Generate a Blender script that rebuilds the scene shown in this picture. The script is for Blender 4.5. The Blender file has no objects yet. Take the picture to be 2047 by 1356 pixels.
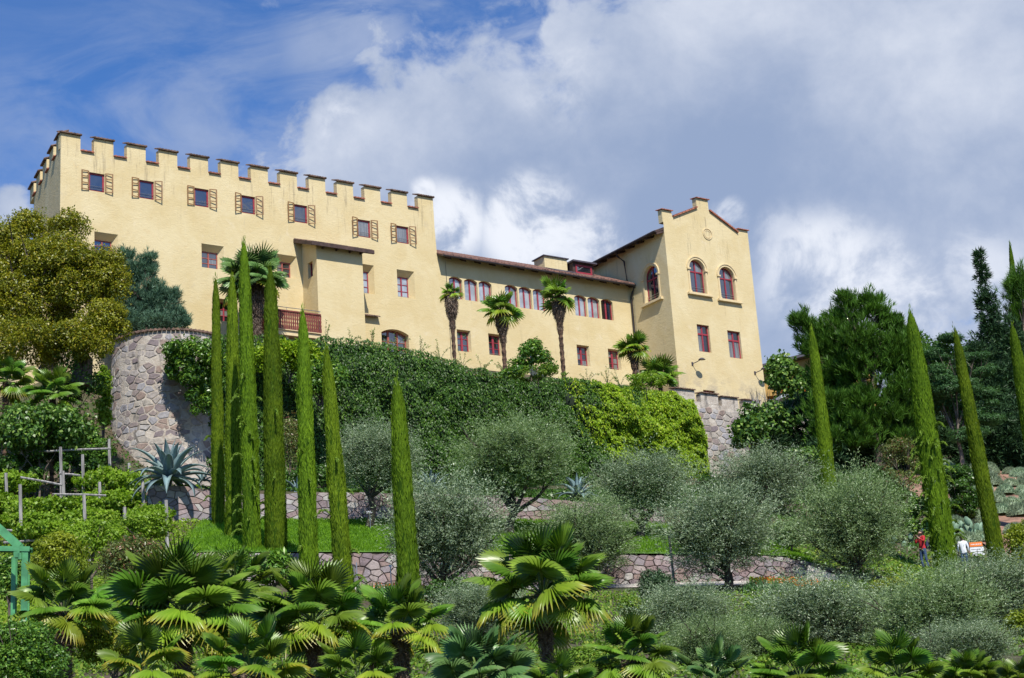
import bpy, math, random
import numpy as np
from mathutils import Vector, Matrix, noise

rng = np.random.default_rng(7)
random.seed(7)
sc = bpy.context.scene
COL = sc.collection
rad = math.radians

# ------------------------------------------------------------------ camera
FPX = 3380.0
UPV = np.array([230 - 1023.5, 678 + 10800.0, -FPX]); UPV /= np.linalg.norm(UPV)
FWD = np.array([0, 0, -1.0]); FWD = FWD - UPV * FWD.dot(UPV); FWD /= np.linalg.norm(FWD)
RGT = np.cross(FWD, UPV)
RW = np.array([RGT, FWD, UPV])                      # camera -> world
CAM = np.array([0.0, 0.0, 1.6])
cd = bpy.data.cameras.new('camera'); cam = bpy.data.objects.new('camera', cd); COL.objects.link(cam)
cd.sensor_width = 36.0; cd.lens = FPX / 2047 * 36.0; cd.clip_end = 6000; cd.clip_start = 0.5
m = Matrix.Identity(4)
for i in range(3):
    for j in range(3): m[i][j] = RW[i][j]
    m[i][3] = CAM[i]
cam.matrix_world = m
sc.camera = cam

# ------------------------------------------------------------------ light
SUN_AZ = math.atan2(-0.956, 0.29)                    # towards the sun, x right, y away from the camera
SUN_EL = rad(50)
sun_dir = Vector((math.cos(SUN_AZ) * math.cos(SUN_EL), math.sin(SUN_AZ) * math.cos(SUN_EL), math.sin(SUN_EL)))
sl = bpy.data.lights.new('sun', 'SUN'); sl.energy = 5.0; sl.angle = rad(0.53); sl.color = (1.0, 0.96, 0.89)
so = bpy.data.objects.new('sun', sl); COL.objects.link(so)
so.rotation_euler = sun_dir.to_track_quat('Z', 'Y').to_euler(); so.location = (0, -20, 80)
sc.view_settings.view_transform = 'Standard'; sc.view_settings.look = 'None'
sc.view_settings.gamma = 1; sc.view_settings.use_curve_mapping = False
sc.view_settings.exposure = 0.22

class NT:
    """small helper for wiring shader nodes"""
    def __init__(s, tree): s.t = tree; s.n = tree.nodes; s.l = tree.links; s.n.clear()
    def add(s, typ, **kw):
        n = s.n.new(typ)
        for k, v in kw.items(): setattr(n, k, v)
        return n
    def put(s, sock, v):
        if v is None: return
        if isinstance(v, bpy.types.NodeSocket): s.l.new(v, sock)
        else: sock.default_value = v
    def math(s, op, a, b=None, c=None, clamp=False):
        n = s.add('ShaderNodeMath', operation=op); n.use_clamp = clamp
        s.put(n.inputs[0], a); s.put(n.inputs[1], b); s.put(n.inputs[2], c); return n.outputs[0]
    def vmath(s, op, a, b=None):
        n = s.add('ShaderNodeVectorMath', operation=op); s.put(n.inputs[0], a); s.put(n.inputs[1], b)
        return n.outputs['Value'] if op in ('DOT_PRODUCT', 'LENGTH', 'DISTANCE') else n.outputs[0]
    def noise(s, vec, scale, detail=4, rough=0.55, dist=0.0):
        n = s.add('ShaderNodeTexNoise'); s.put(n.inputs['Vector'], vec)
        n.inputs['Scale'].default_value = scale; n.inputs['Detail'].default_value = detail
        n.inputs['Roughness'].default_value = rough; n.inputs['Distortion'].default_value = dist
        return n.outputs['Fac']
    def ramp(s, f, a, b, lo=0.0, hi=1.0, smooth=True):
        n = s.add('ShaderNodeMapRange'); n.interpolation_type = 'SMOOTHSTEP' if smooth else 'LINEAR'
        s.put(n.inputs[0], f); s.put(n.inputs[1], a); s.put(n.inputs[2], b)
        n.inputs[3].default_value = lo; n.inputs[4].default_value = hi; return n.outputs[0]
    def mix(s, f, a, b, mode='MIX'):
        n = s.add('ShaderNodeMix', data_type='RGBA', blend_type=mode); s.put(n.inputs[0], f)
        s.put(n.inputs[6], a if not isinstance(a, tuple) else (*a[:3], 1)); s.put(n.inputs[7], b if not isinstance(b, tuple) else (*b[:3], 1))
        return n.outputs[2]
    def scale(s, vec, sx, sy, sz):
        n = s.add('ShaderNodeMapping'); s.put(n.inputs[0], vec); n.inputs['Scale'].default_value = (sx, sy, sz); return n.outputs[0]

def dir_of(px, py):
    d = RW @ np.array([px - 1023.5, 678 - py, -FPX]); return tuple(d / np.linalg.norm(d))

world = bpy.data.worlds.new('World'); sc.world = world; world.use_nodes = True
w = NT(world.node_tree)
sky = w.add('ShaderNodeTexSky', sky_type='NISHITA'); sky.sun_disc = False
sky.sun_elevation = SUN_EL; sky.sun_rotation = math.atan2(sun_dir.x, sun_dir.y)
sky.altitude = 400; sky.air_density = 1.0; sky.dust_density = 0.35; sky.ozone_density = 2.6
geo = w.add('ShaderNodeTexCoord').outputs['Generated']
def blob(px, py, r_in, r_out, gain):
    d = w.vmath('DISTANCE', geo, dir_of(px, py))
    return w.ramp(d, r_in, r_out, gain, 0.0)
warp = w.add('ShaderNodeTexNoise'); warp.inputs['Scale'].default_value = 5; warp.inputs['Detail'].default_value = 3
w.l.new(geo, warp.inputs['Vector'])
wv = w.vmath('SCALE', w.vmath('SUBTRACT', warp.outputs['Color'], (0.5, 0.5, 0.5))); wv.node.inputs['Scale'].default_value = 0.05
gw = w.vmath('ADD', geo, wv)
n1 = w.noise(w.scale(gw, 1, 1, 1.5), 6.5, 9, 0.56, 0.4)
n2 = w.noise(w.scale(gw, 1, 1, 1.3), 17.0, 8, 0.6, 0.3)
# a cloud bank fills the sky beyond a slanting edge; thin veils drift over the blue
nb = RW @ np.array([0.41, -0.91, 0.0]); nb = tuple(nb / np.linalg.norm(nb)); d0 = float(np.dot(nb, dir_of(880, 195)))
side = w.math('SUBTRACT', w.vmath('DOT_PRODUCT', gw, nb), d0)
cover = w.math('ADD', w.math('MULTIPLY', w.math('SUBTRACT', n1, 0.5), 2.3), w.math('MULTIPLY', w.math('SUBTRACT', n2, 0.5), 1.9))
cover = w.math('ADD', cover, w.ramp(side, -0.075, 0.05, -0.62, 0.66, False))
for b in [(8, 75, .0, .030, .50), (20, 400, .004, .022, .8), (150, 330, .02, .07, -.3), (38, 172, .0, .012, .45), (1975, 180, .001, .010, -.6), (1970, 290, .003, .02, -.35), (1290, 60, .01, .03, .25),
          (690, 250, .006, .03, .45), (1110, 62, .003, .012, .45), (700, 400, .01, .05, .2), (1750, 60, .04, .12, .25), (1650, 330, .05, .15, .3)]:
    cover = w.math('ADD', cover, blob(*b))
mask = w.ramp(cover, -0.20, 0.30)
vn = w.noise(w.scale(gw, 1.0, 1.0, 2.2), 9.0, 7, 0.6, 0.9)
veil = w.math('MULTIPLY', w.ramp(vn, 0.36, 0.72), w.ramp(side, -0.16, -0.02, 0.10, 0.62))
veil = w.math('MAXIMUM', veil, w.math('MULTIPLY', w.math('MULTIPLY', w.ramp(vn, 0.34, 0.6), blob(700, 110, .02, .07, 1.0)), 0.6))
mask = w.math('MAXIMUM', mask, veil)
n3 = w.noise(w.scale(gw, 1, 1, 1.3), 8.0, 9, 0.56, 0.25)
n4 = w.noise(geo, 30.0, 9, 0.62, 0.15)
n5 = w.noise(gw, 24.0, 9, 0.6, 0.3)
tone = w.math('ADD', w.math('MULTIPLY', w.math('SUBTRACT', n3, 0.5), 1.25), w.math('MULTIPLY', w.math('SUBTRACT', n4, 0.5), 0.55))
edge = w.math('MULTIPLY', w.ramp(side, -0.03, 0.0), w.ramp(side, 0.055, 0.005)); tone = w.math('ADD', tone, w.math('MULTIPLY', edge, 0.24))
for b in [(1750, 30, .05, .14, .22), (1350, 150, .02, .06, .16), (1560, 360, .03, .10, -.38), (1300, 440, .01, .03, -.2), (1250, 330, .02, .06, -.10), (960, 360, .005, .03, -.12), (1900, 420, .02, .06, -.15), (1450, 260, .02, .07, -.12), (1580, 700, .01, .04, -.25), (1880, 650, .01, .03, -.2)]:
    tone = w.math('ADD', tone, blob(*b))
puff = None
for b in [(895, 445, .012, .034, 1.0), (1060, 450, .018, .042, 1.0), (1180, 500, .015, .035, .9), (850, 385, .004, .012, .9), (1460, 430, .006, .016, .9), (1640, 540, .02, .05, .75), (1780, 590, .02, .05, .6), (1560, 480, .01, .03, .5), (1950, 560, .01, .04, .5), (1110, 170, .01, .035, .35), (690, 240, .006, .026, .45)]:
    q = blob(*b); puff = q if puff is None else w.math('MAXIMUM', puff, q)
tone = w.math('ADD', tone, w.math('MULTIPLY', puff, w.ramp(n5, 0.36, 0.60, 0.05, 1.05)))
mask = w.math('MAXIMUM', mask, w.math('MULTIPLY', w.ramp(puff, .45, .7), w.ramp(n5, .3, .45)))
tone = w.ramp(tone, -0.44, 1.02)
ccol = w.mix(tone, (2.75, 3.5, 5.1), (8.0, 8.25, 8.8))
blue = w.mix(1.0, sky.outputs[0], (0.52, 0.88, 1.34), 'MULTIPLY')
up = w.add('ShaderNodeSeparateXYZ'); w.l.new(geo, up.inputs[0])
col = w.mix(w.math('MULTIPLY', mask, 0.94), blue, ccol)
bg = w.add('ShaderNodeBackground'); bg.inputs['Strength'].default_value = 0.10
w.l.new(col, bg.inputs['Color'])
wo = w.add('ShaderNodeOutputWorld'); w.l.new(bg.outputs[0], wo.inputs['Surface'])

# ------------------------------------------------------------------ geometry of the place
def ray(px, py): return RW @ np.array([px - 1023.5, 678 - py, -FPX])
def P(px, py, Y):
    r = ray(px, py); return CAM + r * (Y / r[1])
def proj(p):
    c = RW.T @ (np.asarray(p) - CAM); return 1023.5 + FPX * c[0] / -c[2], 678 - FPX * c[1] / -c[2]

KX = [-3000, 0, 200, 345, 375, 700, 1000, 1300, 1450, 1580, 1680, 1850, 2047, 5000]
ROWS = [  # distance, image height of the ground there, column by column
    (30, [1420] * 14),
    (45, [1300, 1290, 1290, 1290, 1290, 1290, 1290, 1285, 1285, 1285, 1285, 1285, 1280, 1280]),
    (58, [1200, 1200, 1200, 1195, 1195, 1195, 1192, 1188, 1185, 1182, 1180, 1182, 1190, 1190]),
    (62, [1170, 1170, 1165, 1165, 1165, 1172, 1172, 1165, 1160, 1158, 1160, 1165, 1172, 1172]),
    (62.35, [1168, 1168, 1163, 1150, 1109, 1109, 1110, 1112, 1113, 1117, 1150, 1163, 1170, 1170]),
    (73, [1090, 1070, 1050, 1045, 1043, 1043, 1043, 1050, 1070, 1085, 1105, 1140, 1130, 1130]),
    (73.35, [1088, 1068, 1048, 978, 976, 986, 1000, 1012, 1040, 1070, 1100, 1138, 1128, 1128]),
    (84, [1000, 960, 965, 985, 985, 985, 985, 990, 990, 1010, 1030, 1060, 1045, 1040]),
    (92, [900, 850, 860, 960, 985, 985, 985, 980, 975, 980, 975, 985, 985, 985]),
    (96, [760, 752, 755, 900, 980, 985, 985, 980, 970, 965, 955, 965, 968, 968]),
    (116, [740, 745, 800, 900, 960, 960, 960, 960, 950, 935, 920, 915, 915, 915]),
    (150, [740, 760, 800, 860, 900, 900, 900, 880, 870, 860, 850, 845, 840, 840])]
RZ = []
for Yr, pys in ROWS:
    xs, zs = [], []
    for px in list(range(-3000, 5001, 20)):
        p = P(px, np.interp(px, KX, pys), Yr); xs.append(p[0]); zs.append(p[2])
    RZ.append((Yr, np.array(xs), np.array(zs)))
RY = np.array([-400, -20, 8] + [r[0] for r in RZ] + [400, 4000])
def ground_z(X, Y):
    zs = np.array([-12, -1.5, 0.0] + [np.interp(X, r[1], r[2]) for r in RZ] + [np.interp(X, RZ[-1][1], RZ[-1][2]) + 6, 60])
    return float(np.interp(Y, RY, zs))
def on_ground(px, Y):
    py = 1100.0
    for _ in range(12):
        p = P(px, py, Y); z = ground_z(p[0], Y); py = proj((p[0], Y, z))[1]
    p = P(px, py, Y); return np.array([p[0], Y, ground_z(p[0], Y)])
def noise_at(pts, scale, seed=0.0):
    o = Vector((seed * 13.7, seed * 7.1, seed * 3.3))
    return np.array([noise.noise(Vector(p) * scale + o) for p in pts])

# ------------------------------------------------------------------ object helpers
def tag(o, label=None, cat=None, group=None, kind=None):
    if label: o['label'] = label
    if cat: o['category'] = cat
    if group: o['group'] = group
    if kind: o['kind'] = kind
    return o
def thing(name, label, cat, loc=(0, 0, 0), rz=0.0, group=None):
    o = bpy.data.objects.new(name, None); o.empty_display_size = 0.3; COL.objects.link(o)
    o.location = tuple(float(c) for c in loc); o.rotation_euler = (0, 0, rz)
    return tag(o, label, cat, group)
def link(name, me, parent=None, M=None):
    o = bpy.data.objects.new(name, me); COL.objects.link(o)
    if parent is not None: o.parent = parent
    if M is not None: o.matrix_basis = M
    return o
def np_mesh(name, V, F, mats, smooth=False, mi=None):
    """V (n,3), F (m,k) all faces with k corners"""
    me = bpy.data.meshes.new(name); V = np.asarray(V, dtype=np.float32); F = np.asarray(F, dtype=np.int32)
    me.vertices.add(len(V)); me.vertices.foreach_set('co', V.ravel())
    k = F.shape[1]; me.loops.add(F.size); me.loops.foreach_set('vertex_index', F.ravel())
    me.polygons.add(len(F)); me.polygons.foreach_set('loop_start', np.arange(0, F.size, k, dtype=np.int32))
    for mt in (mats if isinstance(mats, (list, tuple)) else [mats]): me.materials.append(mt)
    if mi is not None: me.polygons.foreach_set('material_index', np.asarray(mi, dtype=np.int32))
    if smooth: me.polygons.foreach_set('use_smooth', np.ones(len(F), dtype=bool))
    me.update(calc_edges=True); return me

class MB:
    def __init__(s): s.v = []; s.f = []; s.T = None
    def pt(s, p):
        if s.T is not None: p = s.T @ Vector(p)
        s.v.append((float(p[0]), float(p[1]), float(p[2]))); return len(s.v) - 1
    def poly(s, pts): s.f.append(tuple(s.pt(p) for p in pts))
    def box(s, x0, y0, z0, x1, y1, z1):
        b = [s.pt(p) for p in ((x0, y0, z0), (x1, y0, z0), (x1, y1, z0), (x0, y1, z0), (x0, y0, z1), (x1, y0, z1), (x1, y1, z1), (x0, y1, z1))]
        for f in ((0, 3, 2, 1), (4, 5, 6, 7), (0, 1, 5, 4), (1, 2, 6, 5), (2, 3, 7, 6), (3, 0, 4, 7)): s.f.append(tuple(b[i] for i in f))
    def hexa(s, b8):
        b = [s.pt(p) for p in b8]
        for f in ((0, 3, 2, 1), (4, 5, 6, 7), (0, 1, 5, 4), (1, 2, 6, 5), (2, 3, 7, 6), (3, 0, 4, 7)): s.f.append(tuple(b[i] for i in f))
    def prism(s, pts, y0, y1):
        """pts: (x,z) outline, extruded from y0 to y1"""
        a = [s.pt((x, y0, z)) for x, z in pts]; b = [s.pt((x, y1, z)) for x, z in pts]; n = len(pts)
        s.f.append(tuple(a)); s.f.append(tuple(reversed(b)))
        for i in range(n): s.f.append((a[i], b[i], b[(i + 1) % n], a[(i + 1) % n]))
    def tube(s, pts, r, k=6, cap=True):
        pts = [Vector(p) for p in pts]; rs = r if isinstance(r, (list, tuple)) else [r] * len(pts); rings = []
        for i, p in enumerate(pts):
            t = (pts[min(i + 1, len(pts) - 1)] - pts[max(i - 1, 0)]).normalized()
            a = t.cross(Vector((0, 0, 1))) if abs(t.z) < 0.95 else t.cross(Vector((0, 1, 0))); a.normalize(); b = t.cross(a)
            rings.append([s.pt(p + (a * math.cos(q) + b * math.sin(q)) * rs[i]) for q in [2 * math.pi * j / k for j in range(k)]])
        for i in range(len(rings) - 1):
            for j in range(k): s.f.append((rings[i][j], rings[i][(j + 1) % k], rings[i + 1][(j + 1) % k], rings[i + 1][j]))
        if cap: s.f.append(tuple(rings[0])); s.f.append(tuple(reversed(rings[-1])))
    def mesh(s, name, mat, smooth=False):
        me = bpy.data.meshes.new(name); me.from_pydata(s.v, [], s.f)
        for mt in (mat if isinstance(mat, (list, tuple)) else [mat]): me.materials.append(mt)
        if smooth:
            for p in me.polygons: p.use_smooth = True
        return me
    def build(s, name, mat, parent=None, smooth=False, M=None, **tg):
        o = link(name, s.mesh(name, mat, smooth), parent, M)
        tag(o, **tg); return o

def leaves(C, D, N, L, W, bend=0.0):
    """diamond leaves: centre C, along D, facing N, half sizes from L and W arrays"""
    D = D / (np.linalg.norm(D, axis=1, keepdims=True) + 1e-9)
    S = np.cross(D, N); S /= (np.linalg.norm(S, axis=1, keepdims=True) + 1e-9)
    L = np.broadcast_to(np.asarray(L, float), (len(C),))[:, None]; W = np.broadcast_to(np.asarray(W, float), (len(C),))[:, None]
    V = np.stack([C - D * L / 2, C + S * W / 2 - D * L * 0.05, C + D * L / 2 + (np.array([0, 0, -1.0]) * L * bend), C - S * W / 2 - D * L * 0.05], 1).reshape(-1, 3)
    F = np.arange(len(V)).reshape(-1, 4)
    return V, F
def unit(n):
    v = rng.normal(size=(n, 3)); return v / np.linalg.norm(v, axis=1, keepdims=True)
def merge(parts):
    V = []; F = []; o = 0
    for v, f in parts: V.append(v); F.append(f + o); o += len(v)
    return np.concatenate(V), np.concatenate(F)

# ------------------------------------------------------------------ materials
def bsdf_mat(name, build):
    mt = bpy.data.materials.new(name); mt.use_nodes = True; t = NT(mt.node_tree); build(t); return mt
def solid(name, col, rough=0.7, var=0.12, scale=3.0, bump=0.0, metal=0.0, bscale=None, streak=None):
    def f(t):
        p = t.add('ShaderNodeNewGeometry').outputs['Position']
        if streak: p = t.scale(p, *streak)
        n = t.noise(p, scale, 6, 0.6); d = tuple(c * (1 - var * 2) for c in col); u = tuple(min(c * (1 + var * 1.6), .95) for c in col)
        c = t.mix(t.ramp(n, 0.25, 0.75), d, u)
        b = t.add('ShaderNodeBsdfPrincipled'); t.put(b.inputs['Base Color'], c); b.inputs['Roughness'].default_value = rough; b.inputs['Metallic'].default_value = metal
        if bump:
            bn = t.add('ShaderNodeBump'); bn.inputs['Strength'].default_value = 0.9; bn.inputs['Distance'].default_value = bump
            t.put(bn.inputs['Height'], t.noise(p, bscale or scale * 4, 5, 0.6)); t.put(b.inputs['Normal'], bn.outputs[0])
        o = t.add('ShaderNodeOutputMaterial'); t.l.new(b.outputs[0], o.inputs[0])
    return bsdf_mat(name, f)
def leaf_mat(name, a, b, c=None, trans=0.35, gloss=0.06, rough=0.45, patch=0.6, obj_var=0.0, tip=None, tipcol=None):
    """a dark, b light, c an occasional third colour"""
    def f(t):
        g = t.add('ShaderNodeNewGeometry'); r = g.outputs['Random Per Island']
        n = t.noise(g.outputs['Position'], patch, 3, 0.5)
        k = t.math('ADD', t.math('MULTIPLY', r, 0.65), t.math('MULTIPLY', t.math('SUBTRACT', n, 0.5), 1.3)); k = t.math('ADD', k, 0.17, clamp=True)
        cl = t.mix(k, a, b)
        if c: cl = t.mix(t.ramp(t.math('FRACT', t.math('MULTIPLY', r, 7.31)), 0.82, 0.9), cl, c)
        if obj_var:
            oi = t.add('ShaderNodeObjectInfo').outputs['Random']
            hs = t.add('ShaderNodeHueSaturation'); t.put(hs.inputs['Color'], cl); t.put(hs.inputs['Hue'], t.ramp(oi, 0, 1, 0.5 - obj_var, 0.5 + obj_var * .5, False))
            t.put(hs.inputs['Value'], t.ramp(t.math('FRACT', t.math('MULTIPLY', oi, 5.7)), 0, 1, 0.75, 1.3, False)); cl = hs.outputs[0]
        if tip:
            at = t.add('ShaderNodeAttribute', attribute_name='tip').outputs['Fac']
            cl = t.mix(t.ramp(at, tip, 1.0), cl, tipcol)
        d = t.add('ShaderNodeBsdfDiffuse'); t.put(d.inputs[0], cl)
        tr = t.add('ShaderNodeBsdfTranslucent'); t.put(tr.inputs[0], t.mix(1.0, cl, (1.25, 1.3, 0.6), 'MULTIPLY'))
        gl = t.add('ShaderNodeBsdfGlossy'); gl.inputs['Roughness'].default_value = rough; gl.inputs[0].default_value = (1, 1, .95, 1)
        m1 = t.add('ShaderNodeMixShader'); m1.inputs[0].default_value = trans; t.l.new(d.outputs[0], m1.inputs[1]); t.l.new(tr.outputs[0], m1.inputs[2])
        m2 = t.add('ShaderNodeMixShader'); m2.inputs[0].default_value = gloss * .3; t.l.new(m1.outputs[0], m2.inputs[1]); t.l.new(gl.outputs[0], m2.inputs[2])
        o = t.add('ShaderNodeOutputMaterial'); t.l.new(m2.outputs[0], o.inputs[0])
    return bsdf_mat(name, f)

def plaster_build(t):
    p = t.add('ShaderNodeNewGeometry').outputs['Position']
    c = t.mix(t.ramp(t.noise(p, 0.45, 6, 0.62, .6), 0.3, 0.72), (.60, .475, .25), (.665, .552, .325))
    c = t.mix(t.math('MULTIPLY', t.ramp(t.noise(p, 2.3, 6, 0.7, 1.0), 0.52, 0.78), 0.5), c, (.58, .42, .21))
    c = t.mix(t.math('MULTIPLY', t.ramp(t.noise(p, 1.1, 5, 0.65, .5), 0.6, 0.8), 0.5), c, (.74, .65, .48))
    st = t.noise(t.scale(p, 1.6, 1.6, 0.16), 2.2, 6, 0.65)
    st = t.math('MULTIPLY', t.ramp(st, 0.58, 0.76), t.ramp(t.noise(p, 0.22, 2, 0.5), 0.45, 0.62))
    c = t.mix(t.math('MULTIPLY', st, 0.5), c, (.30, .24, .15))
    sp = t.add('ShaderNodeSeparateXYZ'); t.l.new(p, sp.inputs[0])
    drip = t.noise(t.scale(p, 1, 1, 0.07), 5.5, 5, 0.7)
    drip = t.math('MULTIPLY', t.ramp(drip, 0.53, 0.66), t.ramp(sp.outputs[2], 40.6, 43.3)); drip = t.math('MULTIPLY', drip, t.ramp(t.noise(p, 0.16, 2, 0.5), 0.40, 0.58))
    c = t.mix(t.math('MULTIPLY', drip, 0.55), c, (.25, .20, .13))
    c = t.mix(t.math('MULTIPLY', t.ramp(t.noise(t.scale(p, 1, 1, .5), .5, 8, .75, 2.0), .6, .66), .35), c, (.50, .42, .28))
    c = t.mix(t.math('MULTIPLY', t.ramp(sp.outputs[2], 33.2, 31.0), t.ramp(t.noise(p, 1.0, 5, .7), .4, .65)), c, (.42, .35, .24))
    b = t.add('ShaderNodeBsdfPrincipled'); t.put(b.inputs['Base Color'], c); b.inputs['Roughness'].default_value = 0.92; b.inputs['Specular IOR Level'].default_value = 0.15
    h = t.math('ADD', t.noise(t.scale(p, 1, 1, 2.0), 3.2, 6, 0.62, .8), t.math('MULTIPLY', t.noise(p, 14, 3, 0.6), 0.35))
    bn = t.add('ShaderNodeBump'); bn.inputs['Strength'].default_value = 0.75; bn.inputs['Distance'].default_value = 0.028; t.put(bn.inputs['Height'], h)
    t.put(b.inputs['Normal'], bn.outputs[0]); o = t.add('ShaderNodeOutputMaterial'); t.l.new(b.outputs[0], o.inputs[0])
M_PLASTER = bsdf_mat('ochre_plaster', plaster_build)
M_TRIM = solid('pale_plaster_trim', (.66, .52, .29), .85, .06, 2, .01)
M_CRIMSON = solid('crimson_paint', (.30, .030, .045), .5, .12, 6)
M_REDWOOD = solid('faded_red_wood', (.33, .085, .06), .6, .18, 5)
M_OAK = solid('shutter_wood', (.24, .125, .045), .6, .15, 8)
M_REDBROWN = solid('balcony_wood', (.17, .032, .022), .65, .3, 5, streak=(3, 3, .5))
M_DARKWOOD = solid('dark_beam_wood', (.06, .032, .025), .75, .25, 3)
M_GUTTER = solid('brown_gutter_metal', (.045, .035, .032), .4, .15, 3, metal=.3)
M_STEEL = solid('galvanised_steel', (.35, .36, .37), .35, .1, 5, metal=.7)
M_DARK = solid('dark_interior', (.02, .016, .014), .9, .1)
M_TILE = solid('terracotta_tile', (.33, .115, .07), .85, .35, 5, .01)
M_TILE_OLD = solid('weathered_tile', (.14, .085, .06), .9, .45, 4, .01)
M_LEAD = solid('lead_sheet', (.075, .065, .08), .5, .15, 3)
M_WHITE = solid('white_paint', (.72, .73, .74), .5, .05)
M_ORANGE = solid('orange_paint', (.75, .20, .03), .5, .05)
def glass_build(base, refl):
    def f(t):
        lw = t.add('ShaderNodeLayerWeight'); lw.inputs['Blend'].default_value = 0.35
        p = t.add('ShaderNodeNewGeometry').outputs['Position']
        oi = t.add('ShaderNodeObjectInfo').outputs['Random']; cur = t.math('MULTIPLY', t.ramp(oi, .70, .74), t.ramp(t.noise(t.scale(p, 6, 6, .3), 2.0, 2), .4, .6, .5, 1.0))
        d = t.add('ShaderNodeBsdfDiffuse'); t.put(d.inputs[0], t.mix(t.math('MULTIPLY', cur, .55), t.mix(t.ramp(t.noise(p, 1.3, 3), .35, .65), tuple(c * .55 for c in base), base), (.34, .34, .32)))
        gl = t.add('ShaderNodeBsdfGlossy'); gl.inputs['Roughness'].default_value = 0.03; gl.inputs[0].default_value = (.9, .93, 1, 1)
        bn = t.add('ShaderNodeBump'); bn.inputs['Strength'].default_value = .25; bn.inputs['Distance'].default_value = .01; t.put(bn.inputs['Height'], t.noise(p, 2.0, 2)); t.put(gl.inputs['Normal'], bn.outputs[0])
        mx = t.add('ShaderNodeMixShader'); t.put(mx.inputs[0], t.ramp(lw.outputs['Facing'], 0, 1, refl, min(refl + .45, 1), False)); t.l.new(d.outputs[0], mx.inputs[1]); t.l.new(gl.outputs[0], mx.inputs[2])
        o = t.add('ShaderNodeOutputMaterial'); t.l.new(mx.outputs[0], o.inputs[0])
    return f
M_GLASS = bsdf_mat('window_glass', glass_build((.03, .035, .045), .17))
M_GLASS_DK = bsdf_mat('dark_window_glass', glass_build((.02, .018, .018), .07))
M_GLASS_PALE = bsdf_mat('pale_window_glass', glass_build((.40, .44, .47), .20))  # pale grey-blue base colour under the gloss
def stone_mat(name, cols, mott=.25):
    def f(t):
        g = t.add('ShaderNodeNewGeometry'); p = g.outputs['Position']; oi = t.add('ShaderNodeObjectInfo').outputs['Random']
        r = t.math('FRACT', t.math('ADD', oi, t.math('MULTIPLY', g.outputs['Random Per Island'], 3.7)))
        cr = t.add('ShaderNodeValToRGB'); t.put(cr.inputs[0], r); cr.color_ramp.interpolation = 'CONSTANT'
        while len(cr.color_ramp.elements) < len(cols): cr.color_ramp.elements.new(0.5)
        for i, c in enumerate(cols): cr.color_ramp.elements[i].position = i / len(cols); cr.color_ramp.elements[i].color = (*c, 1)
        n = t.noise(p, 7, 6, .65); c = t.mix(1.0, cr.outputs[0], t.mix(n, (1 - mott * 2,) * 3, (1 + mott * 2,) * 3), 'MULTIPLY')
        c = t.mix(t.math('MULTIPLY', t.ramp(t.noise(p, .9, 5, .7), .56, .7), .55), c, (.07, .06, .055))
        b = t.add('ShaderNodeBsdfPrincipled'); t.put(b.inputs['Base Color'], c); b.inputs['Roughness'].default_value = .9
        bn = t.add('ShaderNodeBump'); bn.inputs['Strength'].default_value = .8; bn.inputs['Distance'].default_value = .03; t.put(bn.inputs['Height'], t.noise(p, 9, 6, .65)); t.put(b.inputs['Normal'], bn.outputs[0])
        o = t.add('ShaderNodeOutputMaterial'); t.l.new(b.outputs[0], o.inputs[0])
    return bsdf_mat(name, f)
M_PORPHYRY = stone_mat('porphyry_stone', [(.28, .20, .195), (.34, .265, .26), (.235, .18, .185), (.37, .31, .29), (.28, .24, .25), (.30, .215, .19), (.42, .39, .36)])
M_TOWERSTONE = stone_mat('old_tower_stone', [(.26, .21, .19), (.34, .30, .27), (.21, .17, .17), (.40, .37, .34), (.27, .20, .165), (.31, .295, .30), (.37, .33, .28)], .32)
def mortar_build(t):
    p = t.add('ShaderNodeNewGeometry').outputs['Position']
    c = t.mix(t.ramp(t.noise(p, 1.2, 7, .7, .5), .3, .7), (.36, .30, .24), (.56, .50, .42))
    c = t.mix(t.math('MULTIPLY', t.ramp(t.noise(t.scale(p, 1, 1, .35), 1.3, 6, .7), .50, .64), .85), c, (.12, .11, .10))
    b = t.add('ShaderNodeBsdfPrincipled'); t.put(b.inputs['Base Color'], c); b.inputs['Roughness'].default_value = .95
    bn = t.add('ShaderNodeBump'); bn.inputs['Strength'].default_value = 1; bn.inputs['Distance'].default_value = .06; t.put(bn.inputs['Height'], t.noise(p, 5, 7, .7)); t.put(b.inputs['Normal'], bn.outputs[0])
    o = t.add('ShaderNodeOutputMaterial'); t.l.new(b.outputs[0], o.inputs[0])
M_MORTAR = bsdf_mat('lime_mortar', mortar_build)
M_JOINT = solid('joint_earth', (.15, .12, .105), .95, .3, 6)
M_BARK = solid('grey_bark', (.13, .10, .075), .95, .4, 4, .04, streak=(1, 1, .25), bscale=10)
M_OLIVEBARK = solid('dark_olive_bark', (.055, .042, .03), .95, .4, 5, .04, bscale=12)
M_PALMFIBRE = solid('palm_trunk_fibre', (.10, .058, .035), .95, .5, 7, .04, bscale=14)
M_DEADFROND = leaf_mat('dead_frond', (.09, .06, .045), (.26, .20, .15), trans=.1, gloss=.02, patch=2)
M_POST = solid('weathered_grey_post', (.30, .28, .26), .9, .3, 3, .02, streak=(4, 4, .4))
M_GREENPAINT = solid('green_steel_paint', (.075, .27, .105), .45, .2, 3)
M_CONCRETE = solid('pale_concrete', (.50, .45, .39), .9, .1, 2, .01)
L_OLIVE = leaf_mat('olive_leaf', (.08, .13, .05), (.33, .42, .24), (.41, .48, .33), trans=.12, gloss=.10, rough=.4, patch=1.8)
L_OLIVESHADE = leaf_mat('shaded_inner_olive_leaf', (.025, .045, .018), (.07, .11, .045), trans=.05, gloss=.02, patch=1.8)  # dark copy of the olive leaf: the crown's self-shading put into the colour
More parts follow.
